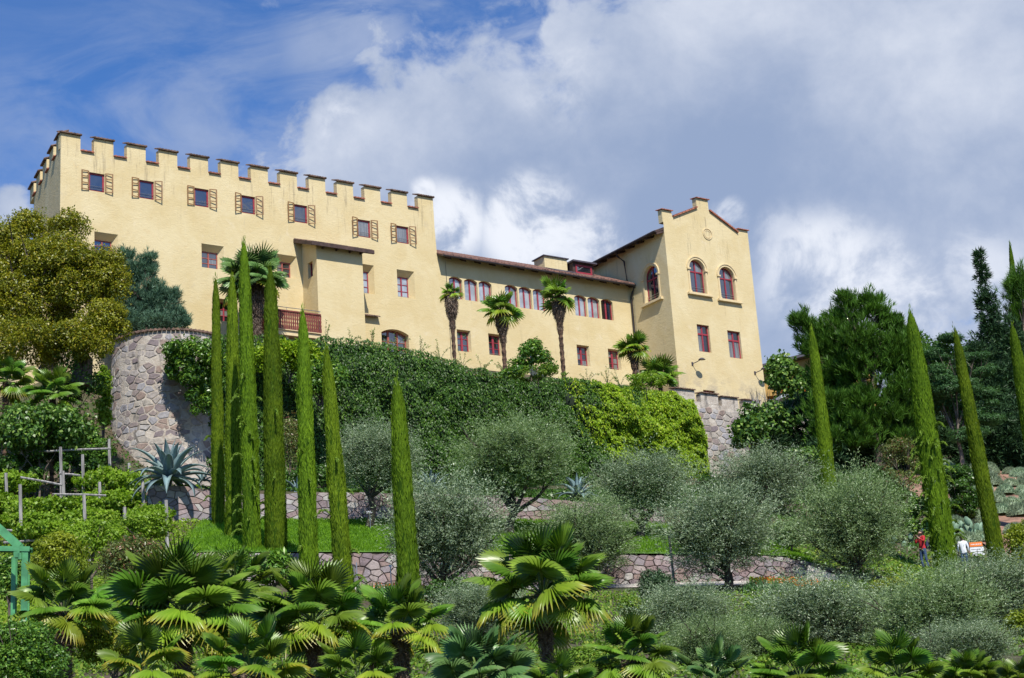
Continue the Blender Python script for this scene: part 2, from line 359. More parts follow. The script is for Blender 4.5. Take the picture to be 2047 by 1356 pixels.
L_OLIVE2 = leaf_mat('olive_leaf_greener', (.085, .145, .04), (.30, .41, .18), (.37, .46, .26), trans=.22, gloss=.09, rough=.4, patch=1.8)
L_CYPRESS = leaf_mat('cypress_sprays', (0.045, 0.105, 0.008), (0.165, 0.29, 0.016), trans=.22, gloss=.02, patch=.9, obj_var=.025)
L_CYPBODY = leaf_mat('cypress_inner_shade', (0.012, 0.03, 0.004), (0.04, 0.085, 0.008), trans=.05, gloss=.0, patch=1.5)  # body coloured darker than the sprays, painting shade into the hollows
L_CYPLOOSE = leaf_mat('cypress_loose_shoots', (.10, .18, .02), (.24, .36, .05), trans=.3, gloss=.03, patch=1)
L_IVY = leaf_mat('dark_creeper_leaf', (0.014, 0.042, 0.006), (0.06, 0.145, 0.014), (0.11, 0.21, 0.02), trans=.2, gloss=.07, rough=.45, patch=.5)
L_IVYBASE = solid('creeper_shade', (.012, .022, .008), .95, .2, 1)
L_BRIGHT = leaf_mat('bright_creeper_leaf', (.06, .14, .008), (.33, .49, .018), (.42, .50, .04), trans=.38, gloss=.04, patch=.45)
L_VINE = leaf_mat('vine_leaf', (.10,.20,.012), (.30,.46,.035), (.32, .42, .06), trans=.38, gloss=.06, patch=.7)
L_SHRUB = leaf_mat('glossy_shrub_leaf', (0.035, 0.095, 0.012), (0.13, 0.27, 0.03), (0.26, 0.4, 0.05), trans=.25, gloss=.10, rough=.35, patch=.7)
L_DARK = leaf_mat('dark_shrub_leaf', (0.02, 0.058, 0.01), (0.085, 0.18, 0.022), trans=.2, gloss=.08, rough=.35, patch=.7)
L_PHOT = leaf_mat('reddish_shrub_leaf', (.07, .11, .025), (.20, .24, .06), (.24, .10, .06), trans=.25, gloss=.10, rough=.35, patch=.8)
L_YELLOW = leaf_mat('yellow_green_shrub_leaf', (.10, .17, .012), (.34, .38, .03), trans=.35, gloss=.05, patch=.8)
L_CAMPHOR = leaf_mat('bronze_green_leaf', (.075,.105,.008), (.31,.31,.016), (.34,.28,.02), trans=.28, gloss=.08, rough=.4, patch=.55)
L_PINEBLUE = leaf_mat('blue_pine_needle', (0.04, 0.09, 0.055), (0.14, 0.25, 0.15), trans=.1, gloss=.06, patch=.7)
L_PINE = leaf_mat('stone_pine_needle', (.022,.065,.008), (.10,.22,.02), trans=.15, gloss=.05, patch=.7)
L_SPRUCE = leaf_mat('dark_conifer_needle', (.018, .045, .02), (.06, .12, .045), trans=.1, gloss=.04, patch=.7)
L_FEATHER = leaf_mat('feathery_leaf', (.03, .085, .03), (.10, .20, .07), trans=.3, gloss=.05, patch=.6)
L_FIG = leaf_mat('fig_leaf', (0.035, 0.1, 0.015), (0.14, 0.26, 0.04), (0.25, 0.36, 0.07), trans=.25, gloss=.10, rough=.4, patch=.6)
L_LAV = leaf_mat('grey_green_cushion', (.12, .18, .10), (.32, .41, .26), trans=.1, gloss=.04, patch=1.2, obj_var=.02)
L_PALM = leaf_mat('fan_palm_frond', (.06,.145,.012), (.18,.34,.035), trans=.28, gloss=.12, rough=.36, patch=2, obj_var=.035, tip=.80, tipcol=(.16, .22, .04))
L_PALMY = leaf_mat('yellowing_palm_frond', (0.15, 0.27, 0.02), (0.28, 0.42, 0.035), trans=.38, gloss=.10, rough=.36, patch=2, obj_var=.03, tip=.62, tipcol=(.42, .34, .04))
L_PALMG = leaf_mat('grey_green_palm_frond', (.065,.15,.035), (.17,.31,.10), trans=.22, gloss=.13, rough=.35, patch=2, obj_var=.02, tip=.88, tipcol=(.2, .22, .08))
M_PETIOLE = solid('palm_petiole', (.12, .19, .04), .5, .2, 4)
L_AGAVE = solid('agave_leaf', (.17,.25,.245), .55, .16, 2.5)
L_CACTUS = solid('prickly_pear_pad', (.17, .27, .17), .6, .18, 5)
L_GRASS = leaf_mat('lawn_grass', (.07, .17, .010), (.19, .36, .02), trans=.35, gloss=.02, patch=.6)
L_COVER = leaf_mat('ground_cover_leaf', (.05, .12, .012), (.19, .32, .035), (.28, .34, .05), trans=.3, gloss=.05, patch=.4)
L_FLOWER = leaf_mat('orange_flowers', (.5, .10, .01), (.75, .25, .03), (.5, .03, .02), trans=.3, gloss=.02, patch=3)
L_IRIS = leaf_mat('iris_blade', (.05, .13, .04), (.14, .28, .08), trans=.3, gloss=.06, patch=2)
L_BERRY = leaf_mat('palm_flower_cluster', (.10, .12, .015), (.24, .24, .03), trans=.1, gloss=.02, patch=3)
# ------------------------------------------------------------------ ground, lawn, path, terrace
def sheet(name, xs, ys, zf, mat, lift=0.0, parent=None, **tg):
    V = [(x, y, zf(x, y) + lift) for y in ys for x in xs]; n = len(xs)
    F = [(j * n + i, j * n + i + 1, (j + 1) * n + i + 1, (j + 1) * n + i) for j in range(len(ys) - 1) for i in range(n - 1)]
    o = link(name, np_mesh(name, V, F, mat, True), parent); tag(o, **tg); return o
def soil_build(t):
    p = t.add('ShaderNodeNewGeometry').outputs['Position']
    c = t.mix(t.ramp(t.noise(p, .35, 7, .65), .35, .65), (.085, .055, .035), (.05, .065, .02))
    c = t.mix(t.ramp(t.noise(p, 2.2, 6, .7), .45, .7), c, (.13, .095, .065))
    b = t.add('ShaderNodeBsdfPrincipled'); t.put(b.inputs['Base Color'], c); b.inputs['Roughness'].default_value = .95
    bn = t.add('ShaderNodeBump'); bn.inputs['Strength'].default_value = 1; bn.inputs['Distance'].default_value = .08; t.put(bn.inputs['Height'], t.noise(p, 5, 6, .7)); t.put(b.inputs['Normal'], bn.outputs[0])
    o = t.add('ShaderNodeOutputMaterial'); t.l.new(b.outputs[0], o.inputs[0])
M_SOIL = bsdf_mat('garden_soil', soil_build)
M_EARTH = solid('reddish_bare_earth', (.27, .15, .10), .95, .25, 2, .04)
M_LAWN = solid('lawn_turf', (.075, .17, .012), .95, .25, 3, .03, bscale=14)
gx = list(np.concatenate([[-900, -500, -250, -120], np.arange(-70, 71, 1.5), [120, 250, 500, 900]]))
gy = sorted(set([-400, -200, -100, -50, -20, 0, 8, 15, 20, 25, 30, 35, 40, 45, 50, 54, 58, 60, 62, 62.35, 64, 66, 68, 70, 71.5, 73, 73.35, 75, 77, 79, 81, 84, 87, 90, 92, 94, 96, 100, 104, 108, 112, 116, 125, 135, 150, 200, 300, 400, 700, 1200, 4000]))
def gz(x, y):
    z = ground_z(x, y)
    if 5 < y < 160: z += 0.10 * noise.noise(Vector((x * .35, y * .35, 3)))
    return z
tag(sheet('ground', gx, gy, gz, M_SOIL), kind='structure', label='dark planted soil of the terraced hillside')
def xr(px0, px1, Y, step=1.0):
    a = on_ground(px0, Y)[0]; b = on_ground(px1, Y)[0]; return np.linspace(a, b, max(2, int((b - a) / step)))
LX = xr(300, 1640, 62.5, .6)
tag(sheet('lawn', list(LX), list(np.linspace(62.35, 72.9, 14)), lambda x, y: ground_z(x, y) + .03 * noise.noise(Vector((x, y, 1))), M_LAWN, .10), kind='structure', label='bright mown lawn above the lower stone wall')
PX_ = xr(640, 2300, 60, 1.0)
tag(sheet('path', list(PX_), [60.2, 60.8, 61.4], lambda x, y: ground_z(x, y), M_CONCRETE, .03), kind='structure', label='pale garden path along the foot of the lower wall')
EX = xr(1945, 2300, 80, 1.0)
tag(sheet('earth_slope', list(EX), list(np.linspace(74, 112, 24)), lambda x, y: ground_z(x, y) + .1 * noise.noise(Vector((x * .5, y * .5, 1))), M_EARTH, .16), kind='structure', label='reddish bare earth slope between grey cushion plants')

M_TILE_OLD2 = solid('aged_roof_tile', (.17, .085, .06), .9, .45, 5, .01)
# ------------------------------------------------------------------ the palace
FA = rad(55); Dv = np.array([math.sin(FA), math.cos(FA), 0]); Nv = np.array([math.cos(FA), -math.sin(FA), 0])
OX = P(121, 330, 95)
castle = thing('castle', 'long yellow plastered palace with battlements and a gabled tower on the hilltop', 'castle', (OX[0], OX[1], 0), rad(35))
def cw(u, v, z): return np.array([OX[0], OX[1], 0]) + Dv * u + Nv * v + np.array([0, 0, z])   # palace coordinates -> world
def uv_hit(px, py, v):
    r = ray(px, py); o = np.array([OX[0], OX[1], 0]) + Nv * v; t = ((o - CAM) @ Nv) / (r @ Nv); q = CAM + r * t
    return float((q - o) @ Dv), float(q[2])
def facing_front(u, z, v=0.0): return Matrix.Translation((u, -v, z))
def facing_left(u, v, z): return Matrix.Translation((u, -v, z)) @ Matrix.Rotation(rad(-90), 4, 'Z')

def arc_pts(x0, x1, z1, rise, n=10):
    xm, hw = (x0 + x1) / 2, (x1 - x0) / 2
    if rise >= hw * .9: return [(xm - hw * math.cos(math.pi * i / n), z1 - rise + rise * math.sin(math.pi * i / n)) for i in range(n + 1)]
    R = (hw * hw + rise * rise) / (2 * rise); a = math.asin(hw / R)
    return [(xm + R * math.sin(-a + 2 * a * i / n), z1 - R + R * math.cos(-a + 2 * a * i / n)) for i in range(n + 1)]
def outline(x0, x1, z0, z1, rise):
    if rise <= 0: return [(x0, z0), (x0, z1), (x1, z1), (x1, z0)]
    return [(x0, z0)] + arc_pts(x0, x1, z1, rise) + [(x1, z0)]
def wall_panel(mb, T, x0, x1, z0, z1, ops, y=0.0):
    mb.T = T; xs = sorted(set([x0, x1] + [c for o in ops for c in (o['x0'], o['x1'])])); zs = sorted(set([z0, z1] + [c for o in ops for c in (o['z0'], o['z1'])]))
    for i in range(len(xs) - 1):
        for j in range(len(zs) - 1):
            cx, cz = (xs[i] + xs[i + 1]) / 2, (zs[j] + zs[j + 1]) / 2
            if any(o['x0'] < cx < o['x1'] and o['z0'] < cz < o['z1'] for o in ops): continue
            mb.poly([(xs[i], y, zs[j]), (xs[i + 1], y, zs[j]), (xs[i + 1], y, zs[j + 1]), (xs[i], y, zs[j + 1])])
    for o in ops:
        rise, dep = o.get('rise', 0), o.get('depth', .3); a, b, c = o.get('splay', (0, 0, 0))
        A = outline(o['x0'], o['x1'], o['z0'], o['z1'], rise); B = outline(o['x0'] + a, o['x1'] - b, o['z0'], o['z1'] - c, rise)
        for k in range(len(A)):
            k2 = (k + 1) % len(A); mb.poly([(A[k][0], y, A[k][1]), (A[k2][0], y, A[k2][1]), (B[k2][0], y + dep, B[k2][1]), (B[k][0], y + dep, B[k][1])])
        if rise > 0:
            ar = arc_pts(o['x0'], o['x1'], o['z1'], rise)
            for k in range(len(ar) - 1): mb.poly([(ar[k][0], y, ar[k][1]), (ar[k + 1][0], y, ar[k + 1][1]), (ar[k + 1][0], y, o['z1']), (ar[k][0], y, o['z1'])])
    mb.T = None

WC = {}
def window(T, w, h, cols, rows, frame=None, glass=None, rise=0.0, fr=.07, mull=.09, bar=.035, rails=0, transom=None, fl=None, sill=None):
    """frame is the part; panes, guard rails and sill are its children"""
    frame = frame or M_CRIMSON; glass = glass or M_GLASS
    key = (round(w, 2), round(h, 2), cols, rows, frame.name, glass.name, round(rise, 2), fr, mull, rails, transom, sill is None)
    if key not in WC:
        mb = MB(); hs = h - rise if rise > 0 else h
        mb.box(0, 0, 0, fr, .08, hs); mb.box(w - fr, 0, 0, w, .08, hs); mb.box(fr, .002, 0, w - fr, .078, fr)
        if rise > 0:
            A = arc_pts(0, w, h, rise); B = arc_pts(fr * .9, w - fr * .9, h - fr, max(rise - fr * .2, .01))
            for k in range(len(A) - 1):
                a0, a1, b0, b1 = A[k], A[k + 1], B[k], B[k + 1]
                mb.hexa([(b0[0], 0, b0[1]), (b1[0], 0, b1[1]), (b1[0], .08, b1[1]), (b0[0], .08, b0[1]), (a0[0], 0, a0[1]), (a1[0], 0, a1[1]), (a1[0], .08, a1[1]), (a0[0], .08, a0[1])])
        else: mb.box(fr, .002, h - fr, w - fr, .078, h)
        def topz(x):
            if rise <= 0: return h - fr
            A = arc_pts(0, w, h, rise); return float(np.interp(x, [a[0] for a in A], [a[1] for a in A])) - fr * .9
        vx = [0] + [w * i / cols for i in range(1, cols)] + [w]
        for x in vx[1:-1]: mb.box(x - mull / 2, -.012, fr, x + mull / 2, .07, topz(x))
        zl = [fr + (hs - (fr if rise <= 0 else 0) - fr) * j / rows for j in range(rows + 1)]
        if transom: zl = [fr, transom, hs - fr if rise <= 0 else h - fr]
        if transom: mb.box(fr, -.02, transom - mull * .5, w - fr, .066, transom + mull * .5)
        panes = []
        for i in range(cols):
            xa = vx[i] + (fr if i == 0 else mull / 2); xb = vx[i + 1] - (fr if i == cols - 1 else mull / 2)
            for j in range(len(zl) - 1):
                if j > 0 and not transom: mb.box(xa, .004, zl[j] - bar / 2, xb, .06, zl[j] + bar / 2)
                last = j == len(zl) - 2; pm = MB()
                if last: pts = [(xa, .04, zl[j])] + [(x, .04, topz(x) + .01) for x in np.linspace(xa, xb, 6)] + [(xb, .04, zl[j])]
                else: pts = [(xa, .04, zl[j]), (xa, .04, zl[j + 1]), (xb, .04, zl[j + 1]), (xb, .04, zl[j])]
                pm.poly(list(reversed(pts))); panes.append(pm.mesh('pane', glass))
        rl = None
        if rails:
            rm = MB()
            for k in range(rails): rm.tube([(.0, -.06, .16 + .17 * k), (w, -.06, .16 + .17 * k)], .014, 5)
            rl = rm.mesh('guard_rail', M_STEEL)
        sm = None
        if sill is not None:
            q = MB(); q.box(-.08, -.10 - .0, -.055, w + .08, .05, -.003); sm = q.mesh('sill', M_LEAD)
        WC[key] = (mb.mesh('window', frame), panes, rl, sm)
    f, panes, rl, sm = WC[key]
    o = link('window', f, castle, T)
    for p in panes: link('pane', p, o)
    if rl: link('guard_rail', rl, o)
    if sm: link('sill', sm, o)
    return o
SHC = {}
def shutter(win, x, w, h, left, ang):
    key = (round(w, 2), round(h, 2), left)
    if key not in SHC:
        mb = MB(); s = -1 if left else 1; t = .035
        X = lambda a, b: (min(a * s, b * s), max(a * s, b * s))
        for a, b in ((0, .075), (w - .075, w)):
            x0, x1 = X(a, b); mb.box(x0, -t, 0, x1, 0, h)
        for z in (0.0, h * .33, h * .67, h - .05):
            x0, x1 = X(.075, w - .075); mb.box(x0, -t + .004, z, x1, -.004, z + .06)
        for z in (.15, h - .2):
            x0, x1 = X(.0, .16); mb.box(x0, -t - .012, z, x1, -t - .001, z + .03)
        SHC[key] = mb.mesh('shutter', M_OAK)
    a = -ang if not left else ang
    return link('shutter', SHC[key], win, Matrix.Translation((x, -.14, 0)) @ Matrix.Rotation(a, 4, 'Z'))

# openings of the main block  (u, z in metres along the front)
UP = [(1.80, 41.12, 42.32), (5.02, 41.15, 42.37), (8.72, 41.22, 42.44), (11.97, 41.25, 42.47), (15.75, 41.2, 42.45), (20.5, 40.88, 42.12), (23.5, 40.88, 42.12)]
ops = []
for u, z0, z1 in UP: ops.append(dict(x0=u, x1=u + .98, z0=z0, z1=z1, depth=.14))
MID = [(2.15, 3.65, 37.05, 38.5, .02, .28), (9.15, 10.68, 37.15, 38.74, .0, .28), (14.38, 15.84, 37.25, 38.78, .0, .3), (23.38, 24.75, 36.98, 38.93, .0, .30)]
for a, b, z0, z1, s0, s1 in MID: ops.append(dict(x0=a, x1=b, z0=z0, z1=z1, depth=.42, splay=(s0, s1, .38)))
ops.append(dict(x0=20.35, x1=21.6, z0=36.9, z1=38.95, depth=.42, splay=(.0, .25, .38)))
ops.append(dict(x0=10.15, x1=11.5, z0=33.76, z1=35.22, depth=.4, splay=(0, .15, .12)))
ops.append(dict(x0=6.3, x1=7.6, z0=33.9, z1=35.25, depth=.4, splay=(0, .2, .2)))
ops.append(dict(x0=13.1, x1=15.0, z0=32.5, z1=34.98, depth=.45, splay=(.1, .25, .25)))
ops.append(dict(x0=21.95, x1=24.05, z0=32.72, z1=34.62, rise=.3, depth=.4))
wb = MB()
wall_panel(wb, facing_front(0, 0), 0, 26.6, 27, 43.6, ops)
# side wall, rear, roof of the main block
wb.T = None
SX, SY = 8.4 * math.sin(rad(8)), 8.4 * math.cos(rad(8))
wb.poly([(SX, SY, 27), (0, 0, 27), (0, 0, 43.6), (SX, SY, 43.6)])
wb.poly([(26.6, 0, 27), (26.6, 14, 27), (26.6, 14, 43.6), (26.6, 0, 43.6)])
wb.poly([(26.6, 14, 27), (SX, SY, 27), (SX, SY, 43.6), (26.6, 14, 43.6)])
wb.poly([(0, 0, 43.6), (26.6, 0, 43.6), (26.6, 14, 43.6), (SX, SY, 43.6)])
wb.prism([(26.6, 30), (27.08, 30), (26.6, 42.5)], 0.0, .45)
wb.build('main_wall', M_PLASTER, castle)

def tile_row(mb, x0, x1, yf, yb, zf, zb, pitch=.19, r=.075, th=.02):
    """a slope of round tiles running from front (yf, zf) up to the back (yb, zb)"""
    n = max(2, int(round((x1 - x0) / pitch))); p = (x1 - x0) / n; seg = 6; prof = []
    for i in range(n):
        for k in range(seg): a = math.pi * k / seg; prof.append((x0 + p * (i + .5) - p * .5 * math.cos(a), r * math.sin(a)))
    prof.append((x1, 0))
    for i in range(len(prof) - 1):
        (xa, ha), (xb, hb) = prof[i], prof[i + 1]
        mb.hexa([(xa, yf, zf - th), (xb, yf, zf - th), (xb, yb, zb - th), (xa, yb, zb - th), (xa, yf, zf + ha), (xb, yf, zf + hb), (xb, yb, zb + hb), (xa, yb, zb + ha)])
mer = MB(); mer.box(0, 0, 0, 1.24, .45, 1.0); MER = mer.mesh('merlon', M_PLASTER)
tc = MB(); tile_row(tc, -.06, 1.30, -.16, .62, 1.0 + .02, 1.30); tc.box(-.05, -.14, .985 - .0, 1.29, .0, .999); tc.prism([(0, 0), (0, 0), (0, 0)], 0, 0) if False else None; CAP = tc.mesh('tile_cap', M_TILE_OLD)
tf = MB(); tile_row(tf, .02, .86, -.13, .5, .02, .2); SADDLE = tf.mesh('tile_cap', M_TILE)
for k in range(13):
    u = k * 2.113; o = link('merlon', MER, castle, facing_front(u, 43.6)); link('tile_cap', CAP, o)
    if k < 12: link('gap_tile_cap', SADDLE, castle, facing_front(u + 1.24, 43.6))
def on_side(s_, z): return Matrix.Translation((s_ * math.sin(rad(8)), s_ * math.cos(rad(8)), z)) @ Matrix.Rotation(rad(-98), 4, 'Z')
for k in range(4):
    s_ = 1.35 + k * 2.1 + .9
    link('gap_tile_cap', SADDLE, castle, on_side(s_, 43.6))
    if k < 4: o = link('merlon', MER, castle, on_side(s_ + 1.22, 43.6)); link('tile_cap', CAP, o)
q = MB(); q.T = on_side(1.35, 43.6); q.box(.0, 0, 0, .9, .45, .995); q.T = None; mo = q.build('merlon', M_PLASTER, castle)
q = MB(); q.T = on_side(1.35, 43.6); tile_row(q, -.05, 1.3, -.16, .5, 1.0, 1.25); q.build('tile_cap', M_TILE_OLD, mo)
for u, z0, z1 in UP:
    wn = window(facing_front(u + .0, z0) @ Matrix.Translation((0, .10, 0)), .98, z1 - z0, 1, 1, fr=.10, rails=2)
    k = UP.index((u, z0, z1)); la = [.08, .10, .05, .22, .16, .26, .2][k]; ra = [.16, .30, .2, .34, .3, .2, .3][k]
    shutter(wn, -.02, .50, z1 - z0 + .05, True, la); shutter(wn, 1.0, .50, z1 - z0 + .05, False, ra)
for a, b, z0, z1, s0, s1 in MID:
    tall = z1 - z0 > 1.7
    window(facing_front(a + s0, z0) @ Matrix.Translation((0, .40, 0)), b - a - s0 - s1, z1 - z0 - .38, 2, 3, frame=M_CRIMSON if tall else M_REDWOOD, sill=1, rails=1 if tall else 0, glass=M_GLASS_PALE if tall else M_GLASS)
window(facing_front(20.35, 36.9) @ Matrix.Translation((0, .40, 0)), 1.0, 1.67, 2, 3, sill=1, rails=1, glass=M_GLASS_PALE)
window(facing_front(10.15, 33.76) @ Matrix.Translation((0, .38, 0)), 1.2, 1.34, 2, 3, glass=M_GLASS_DK, sill=1)
window(facing_front(6.3, 33.9) @ Matrix.Translation((0, .38, 0)), 1.1, 1.15, 2, 3, glass=M_GLASS_DK)
window(facing_front(21.98, 32.74) @ Matrix.Translation((0, .36, 0)), 2.04, 1.86, 3, 3, frame=M_REDWOOD, rise=.29, mull=.14, sill=1)
db = MB(); db.box(0, 0, 0, 1.55, .07, 2.23)
for x in (.08, .83):
    for z in (.15, 1.2): db.box(x, -.03, z, x + .62, -.001, z + .85)
dr = db.build('balcony_door', M_REDBROWN, castle, M=facing_front(13.2, 32.5) @ Matrix.Translation((0, .43, 0)))
an = MB(); an.box(-6.5, 1.2, 24, -.01, 8, 34.4); an.build('annex_wall', M_PLASTER, castle)
an = MB(); tile_row(an, -6.8, -.02, .9, 4.5, 34.42, 36.0, .25, .08); an.build('annex_roof', M_TILE_OLD, castle)
# stair bay with lean-to roof
bb = MB(); wall_panel(bb, facing_front(16.22, 0, 2.0), 0, 3.38, 27, 38.95, [])
wall_panel(bb, facing_left(16.22, 0, 0), 0, 2.0, 27, 38.95, [dict(x0=.78, x1=1.42, z0=37.05, z1=38.1, depth=.25)])
bb.T = None; bb.poly([(19.6, -2, 27), (19.6, 0, 27), (19.6, 0, 38.95), (19.6, -2, 38.95)])
bb.poly([(16.22, -2, 38.95), (19.6, -2, 38.95), (19.6, 0, 39.75), (16.22, 0, 39.75)]); bb.poly([(16.22, -2, 38.95), (16.22, 0, 39.75), (16.22, 0, 38.95)]); bb.poly([(19.6, -2, 38.95), (19.6, 0, 38.95), (19.6, 0, 39.75)])
bay = bb.build('stair_bay', M_PLASTER, castle)
rm = MB(); tile_row(rm, 15.65, 20.15, -2.5, 0.0, 38.98, 39.98, .2, .07); o = rm.build('bay_roof', M_TILE_OLD, castle)
rm = MB(); rm.box(15.6, -2.58, 38.74, 20.2, -2.50, 38.98)
for u in (15.62, 20.1): rm.hexa([(u, -2.499, 38.72), (u + .08, -2.499, 38.72), (u + .08, -.001, 39.72), (u, -.001, 39.72), (u, -2.499, 38.95), (u + .08, -2.499, 38.95), (u + .08, -.001, 39.95), (u, -.001, 39.95)])
for u in (16.6, 17.6, 18.6, 19.4): rm.box(u, -2.46, 38.76, u + .1, -2.002, 38.88)
rm.build('roof_board', M_DARKWOOD, o)
window(facing_left(16.22, .78, 37.05) @ Matrix.Translation((0, .2, 0)), .64, 1.05, 2, 2, fr=.06, mull=.06, glass=M_GLASS_DK)
# balcony against the bay
slab = MB(); slab.box(12.55, -2.3, 32.55, 16.2, -.002, 32.85); slab.box(12.45, -2.4, 32.852, 16.21, -.002, 32.90)
for u in (12.8, 13.9, 15.0, 16.0): slab.hexa([(u - .09, -2.1, 32.3), (u + .09, -2.1, 32.3), (u + .09, -.002, 31.9), (u - .09, -.002, 31.9), (u - .09, -2.1, 32.548), (u + .09, -2.1, 32.548), (u + .09, -.002, 32.548), (u - .09, -.002, 32.548)])
bal = slab.build('balcony', M_TRIM, castle)
pl = MB(); z0, z1 = 0, 1.12
for s in (-1, 1):
    pts = [(.062, 0), (.062, .2), (.04, .3), (.065, .42), (.035, .55), (.065, .68), (.045, .8), (.062, .9), (.062, 1.12)]
pl.prism([(p[0] * -1, p[1]) for p in pts] + [(p[0], p[1]) for p in reversed(pts)], 0, .03); PLK = pl.mesh('baluster_board', M_REDBROWN)
for i in range(25): link('baluster_board', PLK, bal, Matrix.Translation((12.62 + i * .148, -2.33, 32.96)))
for i in range(15): link('baluster_board', PLK, bal, Matrix.Translation((12.58, -2.25 + i * .148, 32.96)) @ Matrix.Rotation(rad(90), 4, 'Z'))
rl = MB(); rl.box(12.5, -2.38, 34.082, 16.2, -2.24, 34.17); rl.box(12.5, -2.239, 34.082, 12.66, -.002, 34.17); rl.box(12.52, -2.36, 32.91, 16.2, -2.26, 32.958)
rl.build('hand_rail', M_REDBROWN, bal)
rl = MB(); rl.tube([(12.5, -2.31, 34.36), (16.2, -2.31, 34.36)], .022, 6)
for u in (12.6, 13.8, 15.0, 16.1): rl.tube([(u, -2.31, 34.171), (u, -2.31, 34.36)], .014, 5)
rl.build('metal_rail', M_STEEL, bal)
lt = MB(); tile_row(lt, 20.3, 21.75, -.35, .0, 35.25, 35.40, .18, .06); lt.build('tile_ledge', M_TILE_OLD, castle)
# ------------------------------------------------------------------ long wing
ARC = [27.55, 28.8, 30.0, 32.2, 33.4, 34.6, 38.27, 39.46, 40.68]; LOW = [27.95, 30.53, 33.95, 38.13, 40.95]
ops = [dict(x0=u, x1=u + 1.08, z0=37.42, z1=39.02, rise=.2, depth=.22) for u in ARC] + [dict(x0=u, x1=u + 1.12, z0=33.66, z1=35.2, depth=.28, splay=(0, .08, .06)) for u in LOW]
wg = MB(); wall_panel(wg, facing_front(0, 0, -.03), 26.6, 43.6, 29, 40.5, ops); wg.build('wing_wall', M_PLASTER, castle)
for i, u in enumerate(ARC):
    window(facing_front(u, 37.42, -.03) @ Matrix.Translation((0, .20, 0)), 1.08, 1.6, 2, 1, rise=.2, fr=.075, mull=.11, glass=M_GLASS_DK if i == 8 else M_GLASS_PALE)
for u in LOW:
    window(facing_front(u, 33.66, -.03) @ Matrix.Translation((0, .26, 0)), 1.04, 1.48, 2, 3, mull=.15, sill=1, rails=1 if u > 30 else 0, glass=M_GLASS_DK if u > 28 and u != 33.95 else M_GLASS)
rf = MB(); tile_row(rf, 26.65, 43.45, -.72, 3.2, 40.22, 40.22 + 3.92 * .468, .25, .10); roof = rf.build('wing_roof', M_TILE_OLD2, castle)
rb = MB(); rb.hexa([(26.65, -.70, 40.10), (43.4, -.70, 40.10), (43.4, 3.2, 41.93), (26.65, 3.2, 41.93), (26.65, -.70, 40.19), (43.4, -.70, 40.19), (43.4, 3.2, 42.02), (26.65, 3.2, 42.02)])
rb.poly([(26.65, 3.21, 42.05), (43.4, 3.21, 42.05), (43.4, 7, 40), (26.65, 7, 40)])
for i in range(14):
    u = 27.3 + i * 1.22; rb.hexa([(u, -.62, 39.98), (u + .14, -.62, 39.98), (u + .14, .1, 40.33), (u, .1, 40.33), (u, -.62, 40.13), (u + .14, -.62, 40.13), (u + .14, .1, 40.5), (u, .1, 40.5)])
rb.build('rafter', M_DARKWOOD, roof)
gt = MB(); gt.tube([(26.65, -.80, 40.13), (43.4, -.80, 40.10)], .075, 7); gt.build('gutter', M_GUTTER, roof)
sg = MB()
for i in range(40):
    u = 27 + i * .24; sg.tube([(u, -.45, 40.42), (u + .12, -.45, 40.50), (u + .24, -.45, 40.42)], .008, 3, False)
sg.build('snow_guard', M_STEEL, roof)
ch = MB(); ch.box(36.85, 1.4, 40.6, 38.9, 2.7, 42.22); cho = ch.build('chimney', M_PLASTER, castle)
cc = MB(); cc.box(36.72, 1.28, 42.221, 39.03, 2.82, 42.29); cc.build('chimney_cap', M_LEAD, cho)
cf = MB(); cf.box(36.80, 1.34, 40.75, 38.95, 1.398, 41.32); cf.hexa([(36.9, .2, 40.76), (39.05, .2, 40.76), (39.05, 1.34, 41.30), (36.9, 1.34, 41.30), (36.9, .2, 40.79), (39.05, .2, 40.79), (39.05, 1.34, 41.33), (36.9, 1.34, 41.33)]); cf.build('flashing', M_LEAD, cho)
dm = MB(); dm.box(39.05, .9, 40.7, 40.95, 2.9, 41.88); dmo = dm.build('dormer', M_DARKWOOD, castle)
dq = MB(); dq.box(38.9, .62, 41.882, 41.1, 3.0, 42.0); dq.build('dormer_roof', M_LEAD, dmo)
fw = window(facing_front(39.25, 41.05) @ Matrix.Translation((0, .85, 0)), 1.5, .68, 1, 1, fr=.13, glass=M_GLASS)
# ------------------------------------------------------------------ gabled tower
U0, U1, V1 = 43.6, 51.86, 4.4
A1, A2 = (45.65, 47.12, 38.74, 41.36), (48.5, 49.96, 38.58, 41.16)
ops = [dict(x0=a, x1=b, z0=z0, z1=z1, rise=(b - a) / 2, depth=.26) for a, b, z0, z1 in (A1, A2)]
W1, W2 = (45.82, 46.98, 34.28, 36.34), (48.72, 49.97, 34.12, 36.2)
ops += [dict(x0=a, x1=b, z0=z0, z1=z1, depth=.22) for a, b, z0, z1 in (W1, W2)] + [dict(x0=45.8, x1=46.9, z0=30.7, z1=31.4, depth=.25), dict(x0=49.35, x1=50.35, z0=30.3, z1=31.05, depth=.25)]
tw = MB(); wall_panel(tw, facing_front(0, 0, V1), U0, U1, 26, 43.9, ops)
lf = [dict(x0=1.62, x1=3.2, z0=38.42, z1=41.12, rise=.79, depth=.26)]
wall_panel(tw, facing_left(U0, 0, 0), -6, V1, 26, 43.3, lf)
tw.T = None
tw.poly([(U1, -V1, 26), (U1, 6, 26), (U1, 6, 43.9), (U1, -V1, 43.9)]); tw.poly([(U0, 6, 26), (U0, 6, 43.3), (U1, 6, 43.3), (U1, 6, 26)])
